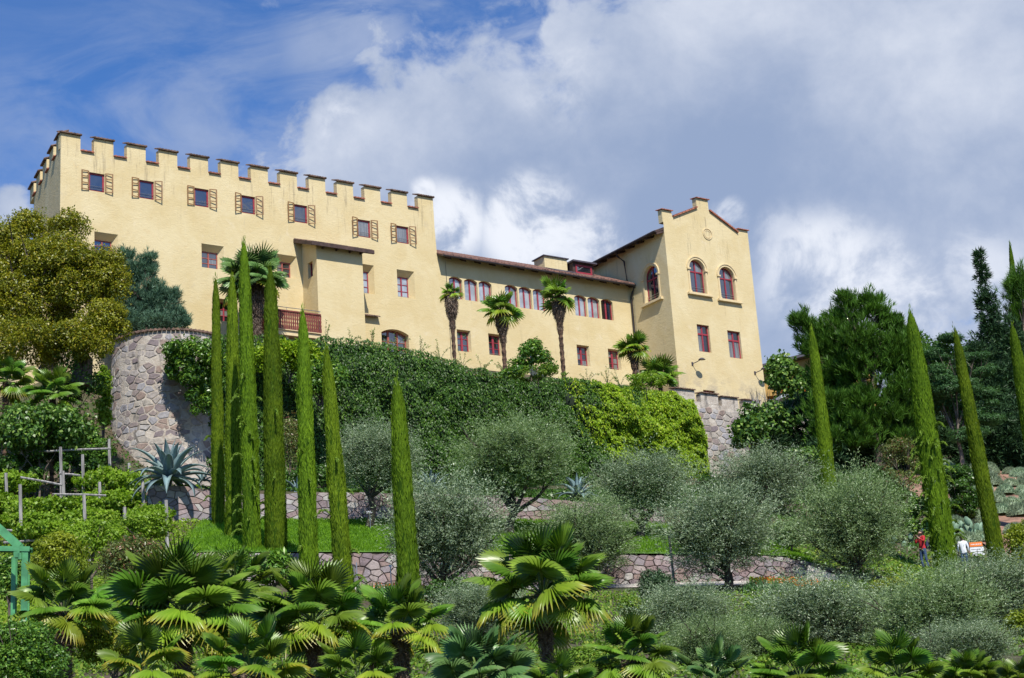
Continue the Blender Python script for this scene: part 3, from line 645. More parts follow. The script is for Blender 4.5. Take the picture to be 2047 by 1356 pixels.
GB = [(U0 - .05, 43.9), (U0 - .05, 44.86), (44.45, 44.86), (44.52, 44.42), (47.0, 45.55), (47.0, 46.32), (48.15, 46.32), (48.15, 45.5), (50.85, 44.12), (50.85, 44.42), (U1, 44.42), (U1, 43.9)]
tower = tw.build('tower_wall', M_PLASTER, castle)
gm = MB(); gm.prism(GB, -V1, -V1 + .45); gm.build('gable', M_PLASTER, castle)
gc = MB()
for a, b, z in ((U0 - .15, 44.55, 44.88), (46.92, 48.25, 46.34), (50.78, U1 + .08, 44.44)): tile_row(gc, a, b, -V1 - .14, -V1 + .6, z, z + .1, .18, .05)
gc.build('tile_cap', M_TILE, castle)
def slope_tiles(xa, za, xb, zb, mat):
    mb = MB(); n = int(math.hypot(xb - xa, zb - za) / .19)
    for i in range(n):
        t0, t1 = i / n, (i + 1) / n; x0, x1 = xa + (xb - xa) * t0, xa + (xb - xa) * t1; zz0, zz1 = za + (zb - za) * t0, za + (zb - za) * t1
        mb.hexa([(x0, -V1 - .15, zz0 - .06), (x1, -V1 - .15, zz1 - .06), (x1, -V1 + .6, zz1 - .02), (x0, -V1 + .6, zz0 - .02), (x0, -V1 - .15, zz0 + .03 + .05 * (zb > za)), (x1, -V1 - .15, zz1 + .03 + .05 * (zb < za)), (x1, -V1 + .6, zz1 + .1), (x0, -V1 + .6, zz0 + .1)])
    mb.build('verge_tiles', mat, castle)
slope_tiles(44.55, 44.48, 46.98, 45.58, M_TILE); slope_tiles(48.17, 45.52, 50.83, 44.16, M_TILE)
oc = MB()
for rr, yy, rw in ((.46, -.05, .07), (.33, -.025, .07)):
    for k in range(24):
        a, b = 2 * math.pi * k / 24, 2 * math.pi * (k + 1) / 24
        P4 = [((rr - s) * math.cos(q), (rr - s) * math.sin(q)) for q in (a, b) for s in (0, rw)]
        oc.hexa([(P4[1][0], yy, P4[1][1]), (P4[0][0], yy, P4[0][1]), (P4[0][0], 0, P4[0][1]), (P4[1][0], 0, P4[1][1]), (P4[3][0], yy, P4[3][1]), (P4[2][0], yy, P4[2][1]), (P4[2][0], 0, P4[2][1]), (P4[3][0], 0, P4[3][1])])
oc.build('round_moulding', M_TRIM, castle, M=facing_front(47.78, 43.58, V1 + .002))
def arch_trim(T, w, h):
    mb = MB(); rise = w / 2; rw = .17; hs = h - rise
    n = 14
    for k in range(n):
        a, b = math.pi * k / n, math.pi * (k + 1) / n
        for r0, r1, yy in ((rise + .02, rise + rw, -.05), (rise + rw + .002, rise + rw + .08, -.10)):
            q = [(w / 2 - rr * math.cos(t), hs + rr * math.sin(t)) for t in (a, b) for rr in (r0, r1)]
            mb.hexa([(q[0][0], yy, q[0][1]), (q[2][0], yy, q[2][1]), (q[2][0], 0, q[2][1]), (q[0][0], 0, q[0][1]), (q[1][0], yy, q[1][1]), (q[3][0], yy, q[3][1]), (q[3][0], 0, q[3][1]), (q[1][0], 0, q[1][1])])
    for s in (0, 1):
        xa, xb = (-.17, -.02) if not s else (w + .02, w + .17)
        mb.box(xa, -.05, .0, xb, 0, hs - .12); mb.box(xa - .07, -.13, hs - .118, xb + .07, 0, hs - .002); mb.box(xa - .03, -.09, -.002 + .0, xb + .03, -.051, .14)
    mb.box(-.42, -.24, -.20, w + .42, 0, -.08); mb.box(-.36, -.16, -.079, w + .36, 0, -.004)
    return mb.build('window_surround', M_TRIM, castle, M=T)
for (a, b, z0, z1) in (A1, A2):
    T = facing_front(a, z0, V1); o = window(T @ Matrix.Translation((0, .24, 0)), b - a, z1 - z0, 2, 1, rise=(b - a) / 2, transom=1.72, fr=.08, rails=3)
    arch_trim(facing_front(a, z0, V1 + .002), b - a, z1 - z0)
T = facing_left(U0, 1.62, 38.42); window(T @ Matrix.Translation((0, .24, 0)), 1.58, 2.7, 2, 1, rise=.79, transom=1.75, fr=.08, rails=3); arch_trim(facing_left(U0 - .002, 1.62, 38.42), 1.58, 2.7)
for (a, b, z0, z1) in (W1, W2): window(facing_front(a, z0, V1) @ Matrix.Translation((0, .18, 0)), b - a, z1 - z0, 2, 1, transom=1.38, fr=.08, mull=.12, sill=1, glass=M_GLASS_DK)
window(facing_front(45.8, 30.7, V1) @ Matrix.Translation((0, .2, 0)), 1.1, .7, 2, 1, glass=M_GLASS_DK); window(facing_front(49.35, 30.3, V1) @ Matrix.Translation((0, .2, 0)), 1.0, .75, 2, 1, glass=M_GLASS_DK)
tr = MB(); tr.T = Matrix.Translation((U0, 0, 0)) @ Matrix.Rotation(rad(-90), 4, 'Z')
tile_row(tr, -6, 4.0, -.75, 3.6, 43.18, 43.18 + 4.35 * .42, .19, .065); tro = tr.build('tower_roof', M_TILE_OLD, castle)
tr = MB(); tr.T = Matrix.Translation((U0, 0, 0)) @ Matrix.Rotation(rad(-90), 4, 'Z')
tr.hexa([(-6, -.78, 42.98), (4.38, -.78, 42.98), (4.38, 3.6, 44.8), (-6, 3.6, 44.8), (-6, -.78, 43.15), (4.38, -.78, 43.15), (4.38, 3.6, 44.97), (-6, 3.6, 44.97)])
for i in range(9): tr.hexa([(-5 + i * 1.15, -.7, 42.86), (-4.84 + i * 1.15, -.7, 42.86), (-4.84 + i * 1.15, -.002, 43.1), (-5 + i * 1.15, -.002, 43.1), (-5 + i * 1.15, -.7, 43.0), (-4.84 + i * 1.15, -.7, 43.0), (-4.84 + i * 1.15, -.002, 43.25), (-5 + i * 1.15, -.002, 43.25)])
tr.build('rafter', M_DARKWOOD, tro)
tr = MB(); tr.T = Matrix.Translation((U0, 0, 0)) @ Matrix.Rotation(rad(-90), 4, 'Z'); tr.tube([(-6, -.86, 43.06), (4.4, -.86, 43.06)], .08, 7); tr.build('gutter', M_GUTTER, tro)
tw2 = MB(); tw2.poly([(U0, -4, 44.9), (U1, -4, 44.1), (U1, 6, 44.1), (U0, 6, 44.9)]) if False else None
dpm = MB(); dpm.tube([(U0 - .86, .35, 43.0), (U0 - .7, .4, 42.7), (U0 - .18, .3, 42.35), (U0 - .14, .15, 40.3), (U0 - .14, -.60, 40.05), (U0 - .14, -.30, 39.7), (U0 - .14, -.12, 39.4), (U0 - .14, -.12, 29)], .075, 8)
dpm.build('downpipe', M_GUTTER, castle, smooth=True)
def wall_lamp(u, z):
    mb = MB(); mb.T = facing_front(u, z, V1); mb.box(-.07, -.05, -.12, .07, 0, .12); mb.tube([(0, -.05, 0), (.1, -.35, .05), (.25, -.65, .16)], .03, 6)
    ring = [(.32 + .30 * math.cos(a) , -.72 + .22 * math.sin(a)) for a in [2 * math.pi * i / 12 for i in range(12)]]
    for s in range(12):
        a, b = ring[s], ring[(s + 1) % 12]; mb.poly([(a[0], a[1], .16), (b[0], b[1], .16), (.32 + (b[0] - .32) * .5, -.72 + (b[1] + .72) * .5, .27), (.32 + (a[0] - .32) * .5, -.72 + (a[1] + .72) * .5, .27)])
    mb.poly([(p[0], p[1], .158) for p in reversed(ring)]); mb.poly([(.32 + (p[0] - .32) * .5, -.72 + (p[1] + .72) * .5, .27) for p in ring])
    mb.build('wall_lamp', M_LEAD, castle)
wall_lamp(45.02, 33.25); wall_lamp(51.0, 33.15)
cb = MB(); cb.tube([(27.3, -.04, 40.0), (27.38, -.02, 36), (27.3, -.02, 30)], .014, 4); cb.tube([(U1 + .02, -4, 42.2), (U1 + .3, -4, 42.25)], .03, 5); cb.build('lightning_wire', M_GUTTER, castle)

# ------------------------------------------------------------------ stones laid as cells of a jittered grid
def cells(x0, x1, z0, z1, w, h, jit=.32, seed=1):
    """Voronoi cells of a jittered brick grid, clipped to the rectangle; returns (centre, outline)"""
    r = random.Random(seed); pts = {}; nx = int((x1 - x0) / w) + 3; nz = int((z1 - z0) / h) + 3
    for j in range(-1, nz):
        for i in range(-1, nx):
            pts[(i, j)] = (x0 + (i + .5 + .5 * (j % 2) - .25 + r.uniform(-jit, jit)) * w, z0 + (j + .5 + r.uniform(-jit, jit)) * h)
    out = []
    for (i, j), c in pts.items():
        if not (x0 < c[0] < x1 and z0 < c[1] < z1): continue
        poly = [(x0, z0), (x1, z0), (x1, z1), (x0, z1)]
        for dj in (-2, -1, 0, 1, 2):
            for di in (-2, -1, 0, 1, 2):
                q = pts.get((i + di, j + dj))
                if q is None or q is c: continue
                mx, mz = (c[0] + q[0]) / 2, (c[1] + q[1]) / 2; nx_, nz_ = (q[0] - c[0]) / (w * w), (q[1] - c[1]) / (h * h)
                mk = lambda p: (p[0] - mx) * nx_ + (p[1] - mz) * nz_; new = []
                for a in range(len(poly)):
                    A, B = poly[a], poly[(a + 1) % len(poly)]; fa, fb = mk(A), mk(B)
                    if fa <= 0: new.append(A)
                    if fa * fb < 0: t = fa / (fa - fb); new.append((A[0] + (B[0] - A[0]) * t, A[1] + (B[1] - A[1]) * t))
                poly = new
                if len(poly) < 3: break
            if len(poly) < 3: break
        if len(poly) >= 3: out.append((c, poly))
    return out
def stone_mesh(name, c, poly, mat, gap, proud, to3, r, inset=.82):
    """to3(x, z, out) maps wall coordinates to 3D"""
    k = max(.55, 1 - gap / (0.5 * (max(p[0] for p in poly) - min(p[0] for p in poly)) + 1e-6)); cx = sum(p[0] for p in poly) / len(poly); cz = sum(p[1] for p in poly) / len(poly)
    pd = proud * r.uniform(.6, 1.3); mb = MB(); n = len(poly)
    ring = lambda s, o: [mb.pt(to3(cx + (p[0] - cx) * s, cz + (p[1] - cz) * s, o)) for p in poly]
    R0 = ring(k, -.02); R1 = ring(k * .97, pd * .6); R2 = ring(k * inset, pd)
    tx, tz = r.uniform(-.03, .03), r.uniform(-.03, .03)
    for i in range(n):
        i2 = (i + 1) % n; mb.f.append((R0[i], R0[i2], R1[i2], R1[i])); mb.f.append((R1[i], R1[i2], R2[i2], R2[i]))
    mb.f.append(tuple(R2)); return mb.mesh(name, mat)
def stone_wall(name, label, px0, px1, Y, zb, zt, w, h, seed, cat='wall', limit=300):
    """zb(x), zt(x): foot and top of the wall"""
    xa, xb = on_ground(px0, Y)[0], on_ground(px1, Y)[0]; xm = (xa + xb) / 2; th = .35
    root = thing(name, label, cat, (xm, Y, zb(xm)))
    back = MB(); n = 40; o0 = np.array([xm, Y, zb(xm)])
    for i in range(n):
        x0, x1 = xa + (xb - xa) * i / n, xa + (xb - xa) * (i + 1) / n
        P8 = [(x0, Y, zb(x0) - .4), (x1, Y, zb(x1) - .4), (x1, Y + th, zb(x1) - .4), (x0, Y + th, zb(x0) - .4), (x0, Y, zt(x0) - .02), (x1, Y, zt(x1) - .02), (x1, Y + th, zt(x1) - .02), (x0, Y + th, zt(x0) - .02)]
        back.hexa([tuple(np.array(p) - o0) for p in P8])
    back.build('wall_core', M_JOINT, root)
    H = max(zt(x) - zb(x) for x in np.linspace(xa, xb, 30)); cs = cells(xa, xb, 0, H, w, h, .46, seed); r = random.Random(seed)
    def to3(x, s, o):
        z = zb(x) + s * (zt(x) - zb(x)) / H; return (x - xm, -o, z - zb(xm))
    rest = MB(); k = 0
    for c, poly in cs:
        if k < limit: link('stone', stone_mesh('stone', c, poly, M_PORPHYRY, .013, .055, to3, r, .86), root); k += 1
        else:
            me = stone_mesh('stone', c, poly, M_PORPHYRY, .013, .055, to3, r, .86); b = len(rest.v); rest.v += [tuple(v.co) for v in me.vertices]; rest.f += [tuple(b + q for q in p.vertices) for p in me.polygons]; bpy.data.meshes.remove(me)
    if rest.f: rest.build('stone_courses', M_PORPHYRY, root, kind='stuff')
    return root
def interp_px(Y, pxs, pys):
    pts = [P(a, b, Y) for a, b in zip(pxs, pys)]; X = [p[0] for p in pts]; Z = [p[2] for p in pts]
    return lambda x: float(np.interp(x, X, Z))
lt_ = interp_px(61.95, [300, 375, 700, 1000, 1300, 1480, 1560, 1620, 1680, 1740], [1106, 1106, 1106, 1108, 1110, 1110, 1113, 1124, 1140, 1152])
stone_wall('retaining_wall', 'low dry stone wall of purple porphyry below the bright lawn', 380, 1740, 61.95, lambda x: ground_z(x, 61.9) - .1, lt_, .36, .27, 5)
ut_ = interp_px(72.95, [290, 375, 440, 500, 700, 1000, 1120, 1300, 1400], [970, 972, 986, 988, 984, 990, 1000, 1012, 1030])
stone_wall('retaining_wall', 'purple stone wall behind the lawn, under the agaves', 296, 1330, 72.95, lambda x: ground_z(x, 72.8) - .1, ut_, .46, .33, 9)

# ------------------------------------------------------------------ tall garrison wall, stone tower and terrace in front of the palace
VW = 7.0
WT = [(uv_hit(px, py, VW)) for px, py in [(330, 668), (480, 682), (740, 700), (960, 752), (1150, 772), (1250, 779), (1365, 795), (1475, 815)]]
WU = [a[0] for a in WT]; WZ = [a[1] for a in WT]
def wall_top(u): return float(np.interp(u, WU, WZ))
tv, tfc = [], []
us = np.linspace(uv_hit(385, 850, VW)[0], WU[-1] + 14, 50)
tm = MB()
for i in range(len(us) - 1):
    a, b = us[i], us[i + 1]; za, zb_ = wall_top(a) - .35, wall_top(b) - .35; zc = 32.6 if a < 43 else 30.2; zd = 32.6 if b < 43 else 30.2
    tm.poly([(a, -VW + .3, za), (b, -VW + .3, zb_), (b, -4.2, (zb_ + zd) / 2 if b < 43 else zb_), (a, -4.2, (za + zc) / 2 if a < 43 else za)])
    tm.poly([(a, -4.2, (za + zc) / 2 if a < 43 else za), (b, -4.2, (zb_ + zd) / 2 if b < 43 else zb_), (b, 0.3, zd), (a, 0.3, zc)])
tag(tm.build('terrace_ground', M_SOIL, None, M=castle.matrix_basis), kind='structure', label='planted terrace between the high wall and the palace')
tm = bpy.data.objects['terrace_ground']; tm.location = castle.location; tm.rotation_euler = castle.rotation_euler
root = thing('garden_wall', 'high old stone retaining wall with small battlements below the gabled tower', 'wall', castle.location, rad(35))
mb = MB()
for i in range(len(us) - 1):
    a, b = us[i], us[i + 1]; mb.hexa([(a, -VW, 16), (b, -VW, 16), (b, -VW + .7, 16), (a, -VW + .7, 16), (a, -VW, wall_top(a) - .1), (b, -VW, wall_top(b) - .1), (b, -VW + .7, wall_top(b) - .1), (a, -VW + .7, wall_top(a) - .1)])
mb.build('wall_core', M_MORTAR, root)
ua, ub = uv_hit(1385, 850, VW)[0], uv_hit(1560, 850, VW)[0]; r = random.Random(4)
cs = cells(ua, ub, 20, 30.6, .62, .42, .36, 21); cs.sort(key=lambda c: -c[0][1])
for c, poly in cs[:300]:
    if max(p[1] for p in poly) > wall_top(c[0]) - .1: continue
    if r.random() < .15: continue
    link('stone', stone_mesh('stone', c, poly, M_TOWERSTONE, .05, .045, lambda x, z, o: (x, -VW - o, z), r), root)
for a, b in ((1352, 1391), (1403, 1437), (1444, 1476), (1488, 1520)):
    u0, z0 = uv_hit(a, 812, VW); u1, _ = uv_hit(b, 812, VW); zt = wall_top((u0 + u1) / 2); q = MB(); q.box(u0, -VW + .01, zt - .098, u1, -VW + .5, zt + .62); mo = q.build('merlon', M_MORTAR, root)
    q = MB(); tile_row(q, u0 - .06, u1 + .06, -VW - .12, -VW + .62, zt + .64, zt + .75, .2, .06); q.build('tile_cap', M_TILE_OLD, mo)
q = MB(); uc, _ = uv_hit(1352, 790, VW); tile_row(q, WU[2], uc, -VW - .15, -VW + .8, 0, .1, .2, .07)
q.v = [(v[0], v[1], v[2] + wall_top(v[0]) - .05) for v in q.v]; q.build('tile_cap', M_TILE, root)
# round stone tower at the left end of the wall
tc_u, tc_z = uv_hit(300, 900, VW); TR = 3.35
pc = P(342, 800, 94.6); tz1 = P(325, 660, 91.2)[2]; tz0 = ground_z(pc[0], 89)
root = thing('stone_tower', 'round ruined stone tower with pale mortar and a tile rim beside the creeper', 'tower', (pc[0], pc[1], tz0 - 1))
hgt = tz1 - tz0 + 1
def trad(z): return TR * (1.09 - .10 * z / hgt)
def t3(a, z, o): rr = trad(z) + o; return (rr * math.cos(a / TR), rr * math.sin(a / TR), z)
mb = MB(); n = 64; m_ = 24; V = [t3(2 * math.pi * TR * i / n, hgt * j / m_, .06 * noise.noise(Vector((i * .4, j * .6, 1)))) for j in range(m_ + 1) for i in range(n)]
F = [(j * n + i, j * n + (i + 1) % n, (j + 1) * n + (i + 1) % n, (j + 1) * n + i) for j in range(m_) for i in range(n)]
link('tower_core', np_mesh('tower_core', V, F, M_MORTAR, True), root)
cs = cells(TR * math.pi * 1.05, TR * math.pi * 1.86, 1.8, hgt - .12, .56, .38, .46, 31); r = random.Random(8); cnt = 0
for c, poly in cs:
    if r.random() < .2 or cnt >= 300: continue
    link('stone', stone_mesh('stone', c, poly, M_TOWERSTONE, r.choice([.03, .05, .09]), .028, t3, r, .8), root); cnt += 1
mb = MB(); n = 84
for i in range(n):
    a0, a1 = 2 * math.pi * i / n, 2 * math.pi * (i + .86) / n; am = (a0 + a1) / 2; R0, R1 = trad(hgt) - .6, trad(hgt) + .16
    for (p, q, h0, h1) in ((a0, am, 0, .09), (am, a1, .09, 0)):
        mb.hexa([(R1 * math.cos(p), R1 * math.sin(p), hgt - .02), (R1 * math.cos(q), R1 * math.sin(q), hgt - .02), (R0 * math.cos(q), R0 * math.sin(q), hgt + .1), (R0 * math.cos(p), R0 * math.sin(p), hgt + .1),
                 (R1 * math.cos(p), R1 * math.sin(p), hgt + .04 + h0), (R1 * math.cos(q), R1 * math.sin(q), hgt + .04 + h1), (R0 * math.cos(q), R0 * math.sin(q), hgt + .2 + h1), (R0 * math.cos(p), R0 * math.sin(p), hgt + .2 + h0)])
mb.poly([(R0 * math.cos(2 * math.pi * i / 40), R0 * math.sin(2 * math.pi * i / 40), hgt + .1) for i in range(40)])
mb.build('tile_rim', M_TILE_OLD, root)
# ------------------------------------------------------------------ vegetation builders
def stems_mb(base, top, r0, crown_c, crown_r, n_limb=6, seed=1, lean=0.0):
    """tapered trunk with limbs reaching into the crown, in local coordinates"""
    r = random.Random(seed); mb = MB(); b = Vector(base); t = Vector(top)
    pts = [b + (t - b) * k / 4 + Vector((r.uniform(-1, 1), r.uniform(-1, 1), 0)) * r0 * (.6 if 0 < k < 4 else 0) for k in range(5)]
    mb.tube([b - Vector((0, 0, .3))] + pts, [r0 * 1.5, r0 * 1.25] + [r0 * (1 - .1 * k) for k in range(1, 5)], 8)
    for i in range(n_limb):
        a = 2 * math.pi * i / n_limb + r.uniform(-.4, .4); s = pts[r.choice([2, 3, 4])]
        e = Vector(crown_c) + Vector((math.cos(a) * crown_r[0] * r.uniform(.5, .85), math.sin(a) * crown_r[1] * r.uniform(.5, .85), crown_r[2] * r.uniform(-.3, .7)))
        mid = s.lerp(e, .45) + Vector((0, 0, -.08 * (e - s).length)); mb.tube([s, mid, e], [r0 * .55, r0 * .35, r0 * .08], 5)
        for _ in range(3):
            f = e + Vector((r.uniform(-1, 1), r.uniform(-1, 1), r.uniform(-.2, 1))) * .35 * crown_r[0]; mb.tube([mid.lerp(e, r.uniform(.2, .8)), f], [r0 * .2, r0 * .04], 4)
    return mb
def blob_points(n_sub, c, R, rs, seed, low=-.75, shell=.62):
    g = np.random.default_rng(seed); d = g.normal(size=(n_sub, 3)); d /= np.linalg.norm(d, axis=1, keepdims=True); d[:, 2] = np.where(d[:, 2] < low, -d[:, 2], d[:, 2])
    q = g.uniform(shell, .92, size=(n_sub, 1)); return np.array(c) + d * q * (np.array(R) - rs * .6), g.uniform(.7, 1.25, n_sub) * rs, g
def crown_leafy(c, R, n, ll, lw, seed, n_sub=40, rs=None, up=.35, droop=0.0, flat=.75, inner=.22, sprig=.16):
    """broad-leaved crown: leaves on the shells of many clumps"""
    rs = rs or .32 * min(R); sc_, sr, g = blob_points(n_sub, c, R, rs, seed)
    k = g.integers(0, n_sub, n); d = g.normal(size=(n, 3)); d /= np.linalg.norm(d, axis=1, keepdims=True)
    rr = sr[k][:, None] * (1 - inner * g.random((n, 1)) ** 1.5 + .25 * g.random((n, 1)) ** 3); Cn = sc_[k] + d * rr * np.array([1, 1, flat])
    N = d * .8 + np.array([0, 0, up]) + g.normal(size=(n, 3)) * .45
    D = g.normal(size=(n, 3)) + d * .5 + np.array([0, 0, -droop]); D -= N * (np.sum(D * N, 1) / np.sum(N * N, 1))[:, None]
    # about a seventh of the leaves sit on sprigs that stick out of the clumps
    m_ = int(n * sprig) // 9 * 9; ns_ = m_ // 9
    if ns_ > 3:
        k2 = g.integers(0, n_sub, ns_); d2 = g.normal(size=(ns_, 3)); d2 /= np.linalg.norm(d2, axis=1, keepdims=True); d2[:, 2] = np.abs(d2[:, 2]) * .9 + .1 * g.normal(size=ns_)
        L2 = sr[k2] * g.uniform(.35, 1.0, ns_); t = np.tile(np.linspace(0, 1, 9), ns_); kk = np.repeat(np.arange(ns_), 9)
        Cn[:m_] = sc_[k2][kk] + d2[kk] * (sr[k2][kk] * .85 + L2[kk] * t)[:, None] * np.array([1, 1, flat]) + g.normal(size=(m_, 3)) * ll * .35; Cn[:m_, 2] += -.3 * (t ** 2) * L2[kk] + .25 * t * L2[kk]
    return leaves(Cn, D, N, ll * g.uniform(.65, 1.3, n), lw * g.uniform(.7, 1.25, n), .12)
def crown_shoots(c, R, n_shoot, per, ll, lw, seed, slen=.7, up=.9, low=-.5):
    """fine upright shoots lined with narrow leaves (olive, rosemary, feathery shrubs)"""
    g = np.random.default_rng(seed); d = g.normal(size=(n_shoot, 3)); d /= np.linalg.norm(d, axis=1, keepdims=True)
    lump = np.array([noise.noise(Vector(v) * 2.6 + Vector((seed, 0, 0))) for v in d])[:, None]
    q = g.random((n_shoot, 1)) ** .42 * .88 * (1 + .55 * lump); b = np.array(c) + d * q * np.array(R); b[:, 2] = np.maximum(b[:, 2], c[2] + low * R[2] * g.uniform(.7, 1.1, n_shoot))
    sd = d * np.array([1, 1, .5]) * .75 + np.array([0, 0, up]) + g.normal(size=(n_shoot, 3)) * .38; sd /= np.linalg.norm(sd, axis=1, keepdims=True)
    L = slen * g.uniform(.5, 1.35, n_shoot) * (.75 + .5 * (b[:, 2] - c[2] > 0))
    t = np.tile(np.linspace(.02, 1, per), n_shoot); k = np.repeat(np.arange(n_shoot), per)
    side = g.normal(size=(n_shoot * per, 3)); pos = b[k] + sd[k] * (L[k] * t)[:, None] + side * .03
    pos[:, 2] -= (t * t) * L[k] * .12
    D = sd[k] * .75 + side * .55; N = g.normal(size=(len(pos), 3)) + np.array([0, 0, .5])
    return leaves(pos, D, N, ll * g.uniform(.7, 1.25, len(pos)), lw * g.uniform(.8, 1.2, len(pos)))
def tufts(pos, axis, n, ln, w, seed, spread=.55):
    """pine tufts: n needles fanning round each axis"""
    g = np.random.default_rng(seed); k = np.repeat(np.arange(len(pos)), n); m_ = len(k)
    D = axis[k] + g.normal(size=(m_, 3)) * spread; D /= np.linalg.norm(D, axis=1, keepdims=True); L = ln * g.uniform(.75, 1.2, m_)
    C = pos[k] + D * L[:, None] * .5 + axis[k] * (g.random((m_, 1)) * ln * .6); return leaves(C, D, g.normal(size=(m_, 3)), L, w)

def plant(name, label, cat, base, crown_V, crown_F, mat, stem=None, stem_mat=None, group=None, part='foliage', stem_name='stem', kind=None):
    root = thing(name, label, cat, base, 0, group)
    o = link(part, np_mesh(part, crown_V - np.array(base), crown_F, mat), root)
    if stem is not None: stem.v = [tuple(np.array(v) - np.array(base)) for v in stem.v]; stem.build(stem_name, stem_mat or M_BARK, root, smooth=True)
    return root
def spot(px, py, Y): return P(px, py, Y)
def mpp(Y): return Y / FPX          # metres per photograph pixel, roughly

def bush(name, label, cat, px, py, wpx, hpx, Y, mat, ll=.14, lw=.08, n=7000, seed=1, n_sub=36, kind='leafy', trunk=None, r0=.06, bark=None, depth=.8, rs=None, group=None, base_drop=None, **kw):
    """a shrub or tree whose crown is centred at that point of the hillside"""
    c = spot(px, py, Y); R = (wpx / 2 * mpp(Y), wpx / 2 * mpp(Y) * depth, hpx / 2 * mpp(Y))
    gz_ = ground_z(c[0], Y) if base_drop is None else c[2] - R[2] - base_drop; b = (c[0], c[1], min(gz_, c[2] - R[2] * .6))
    if kind == 'leafy': V, F = crown_leafy(c, R, n, ll, lw, seed, n_sub, rs, **kw)
    else: V, F = crown_shoots(c, R, n // 14, 14, ll, lw, seed, **kw)
    hb = max(c[2] - R[2] * .5 - b[2], .2); r0 = r0 if base_drop is None else .02
    st = stems_mb(b, (c[0], c[1], b[2] + hb), r0, c, R, 6, seed)
    return plant(name, label, cat, b, V, F, mat, st, bark or M_BARK, group, 'crown' if cat == 'tree' else 'foliage', 'trunk' if cat == 'tree' else 'stem')

# ------------------------------------------------------------------ creeper on the high wall
def creeper(name, label, pxl, pxr, top, bot, mat, n, ll, seed, thick=.9, base=True, v0=VW, blend=False):
    g = np.random.default_rng(seed); ul = uv_hit(pxl, 850, v0)[0]; ur = uv_hit(pxr, 850, v0)[0]; um = (ul + ur) / 2
    TU = [uv_hit(a, b, v0) for a, b in top]; BU = [uv_hit(a, b, v0) for a, b in bot]
    zt = lambda u: np.interp(u, [a[0] for a in TU], [a[1] for a in TU]); zb = lambda u: np.interp(u, [a[0] for a in BU], [a[1] for a in BU])
    root = thing(name, label, 'creeper', cw(um, v0, float(zb(um))), rad(35)); o3 = np.array([um, -v0, float(zb(um))])
    def bulge(u, s):
        z = s * 9
        return thick * (.55 + .5 * noise.noise(Vector((u * .35, z * .3, seed))) + .35 * noise.noise(Vector((u * 1.1, z * .9, seed + 5))) + .15 * noise.noise(Vector((u * 3, z * 3, seed + 9)))) * min(1, .25 + 3.2 * (1 - s)) * min(1, .4 + 3 * min(abs(u - ul), abs(ur - u)) / 4)
    nu, nz = int((ur - ul) / .4), 26; V = []
    for j in range(nz + 1):
        for i in range(nu + 1):
            u = ul + (ur - ul) * i / nu; s = j / nz; a, b = float(zb(u)), float(zt(u)); bl = bulge(u, s) if j < nz else -.4
            V.append((u, -v0 - max(bl - .12, .02 if j < nz else -.5), a + (b - a) * min(s, .985)))
    V = np.array(V) - o3; F = [(j * (nu + 1) + i, j * (nu + 1) + i + 1, (j + 1) * (nu + 1) + i + 1, (j + 1) * (nu + 1) + i) for j in range(nz) for i in range(nu)]
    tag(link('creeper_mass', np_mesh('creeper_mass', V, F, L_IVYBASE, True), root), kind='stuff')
    u = g.uniform(ul, ur, n); s = g.random(n) ** .95
    if blend: keep = g.random(n) < np.clip((u - ul) / (.6 * (ur - ul)), .03, 1); u = u[keep]; s = s[keep]; n = len(u)
    ruf = .12 * np.array([noise.noise(Vector((a * .9, seed, 0))) for a in u])
    z = zb(u) + (zt(u) - zb(u)) * s + ruf * (s > .9) * 4; bl = np.array([bulge(a, b) for a, b in zip(u, s)]) + g.normal(size=n) * .07 + .12 * (g.random(n) ** 4)
    C = np.stack([u, -v0 - np.maximum(bl, .05), z], 1) - o3
    N = np.stack([g.normal(size=n) * .55, -1 + g.normal(size=n) * .3, .55 + g.normal(size=n) * .5], 1); D = np.stack([g.normal(size=n) * .7, -.25 + g.normal(size=n) * .3, -.9 + g.normal(size=n) * .5], 1)
    V, F = leaves(C, D, N, ll * g.uniform(.6, 1.3, n), ll * .62 * g.uniform(.7, 1.2, n), .15)
    tag(link('foliage', np_mesh('foliage', V, F, mat), root), kind='stuff')
    return root
creeper('dark_creeper', 'broad dark green creeper covering the high wall behind the olive trees', 392, 1290,
        [(330, 668), (480, 672), (740, 682), (850, 708), (960, 742), (1150, 762), (1260, 772)], [(300, 1000), (1300, 1000)], L_IVY, 110000, .15, 3, 1.05)
creeper('bright_creeper', 'sunny yellow-green creeper spilling over the wall below the gabled tower', 1120, 1402,
        [(1100, 752), (1150, 758), (1200, 770), (1260, 775), (1330, 785), (1380, 800), (1402, 850)], [(1100, 800), (1160, 900), (1280, 960), (1405, 965)], L_BRIGHT, 40000, .17, 8, 1.35, blend=True)
# glossy climber hanging over the stone tower, with yellow young growth behind the cypresses
for i, (px, py, w_, h_, nn, mt, lab) in enumerate([
        (575, 718, 170, 90, 4200, L_BRIGHT, 'yellow-green shrub on the wall top under the balcony'), (640, 760, 120, 100, 4000, L_SHRUB, 'mid green climber on the wall between the tall cypresses')]):
    c = P(px, py, 93); R = (w_ / 2 * mpp(90), .9, h_ / 2 * mpp(90)); V, F = crown_leafy(c, R, nn * 2, .20, .10, 60 + i, 34, .55)
    st = MB(); r_ = random.Random(i)
    for k in range(6): st.tube([c + np.array([r_.uniform(-.3, .3), .8, -R[2]]), c + np.array([r_.uniform(-.5, .5) * R[0], .3, 0]), c + np.array([r_.uniform(-.9, .9) * R[0], 0, R[2] * r_.uniform(.2, .8)])], [.05, .035, .01], 5)
    plant('climbing_shrub', lab, 'climber', c - np.array([0, -.5, R[2]]), V, F, mt, st, M_BARK)
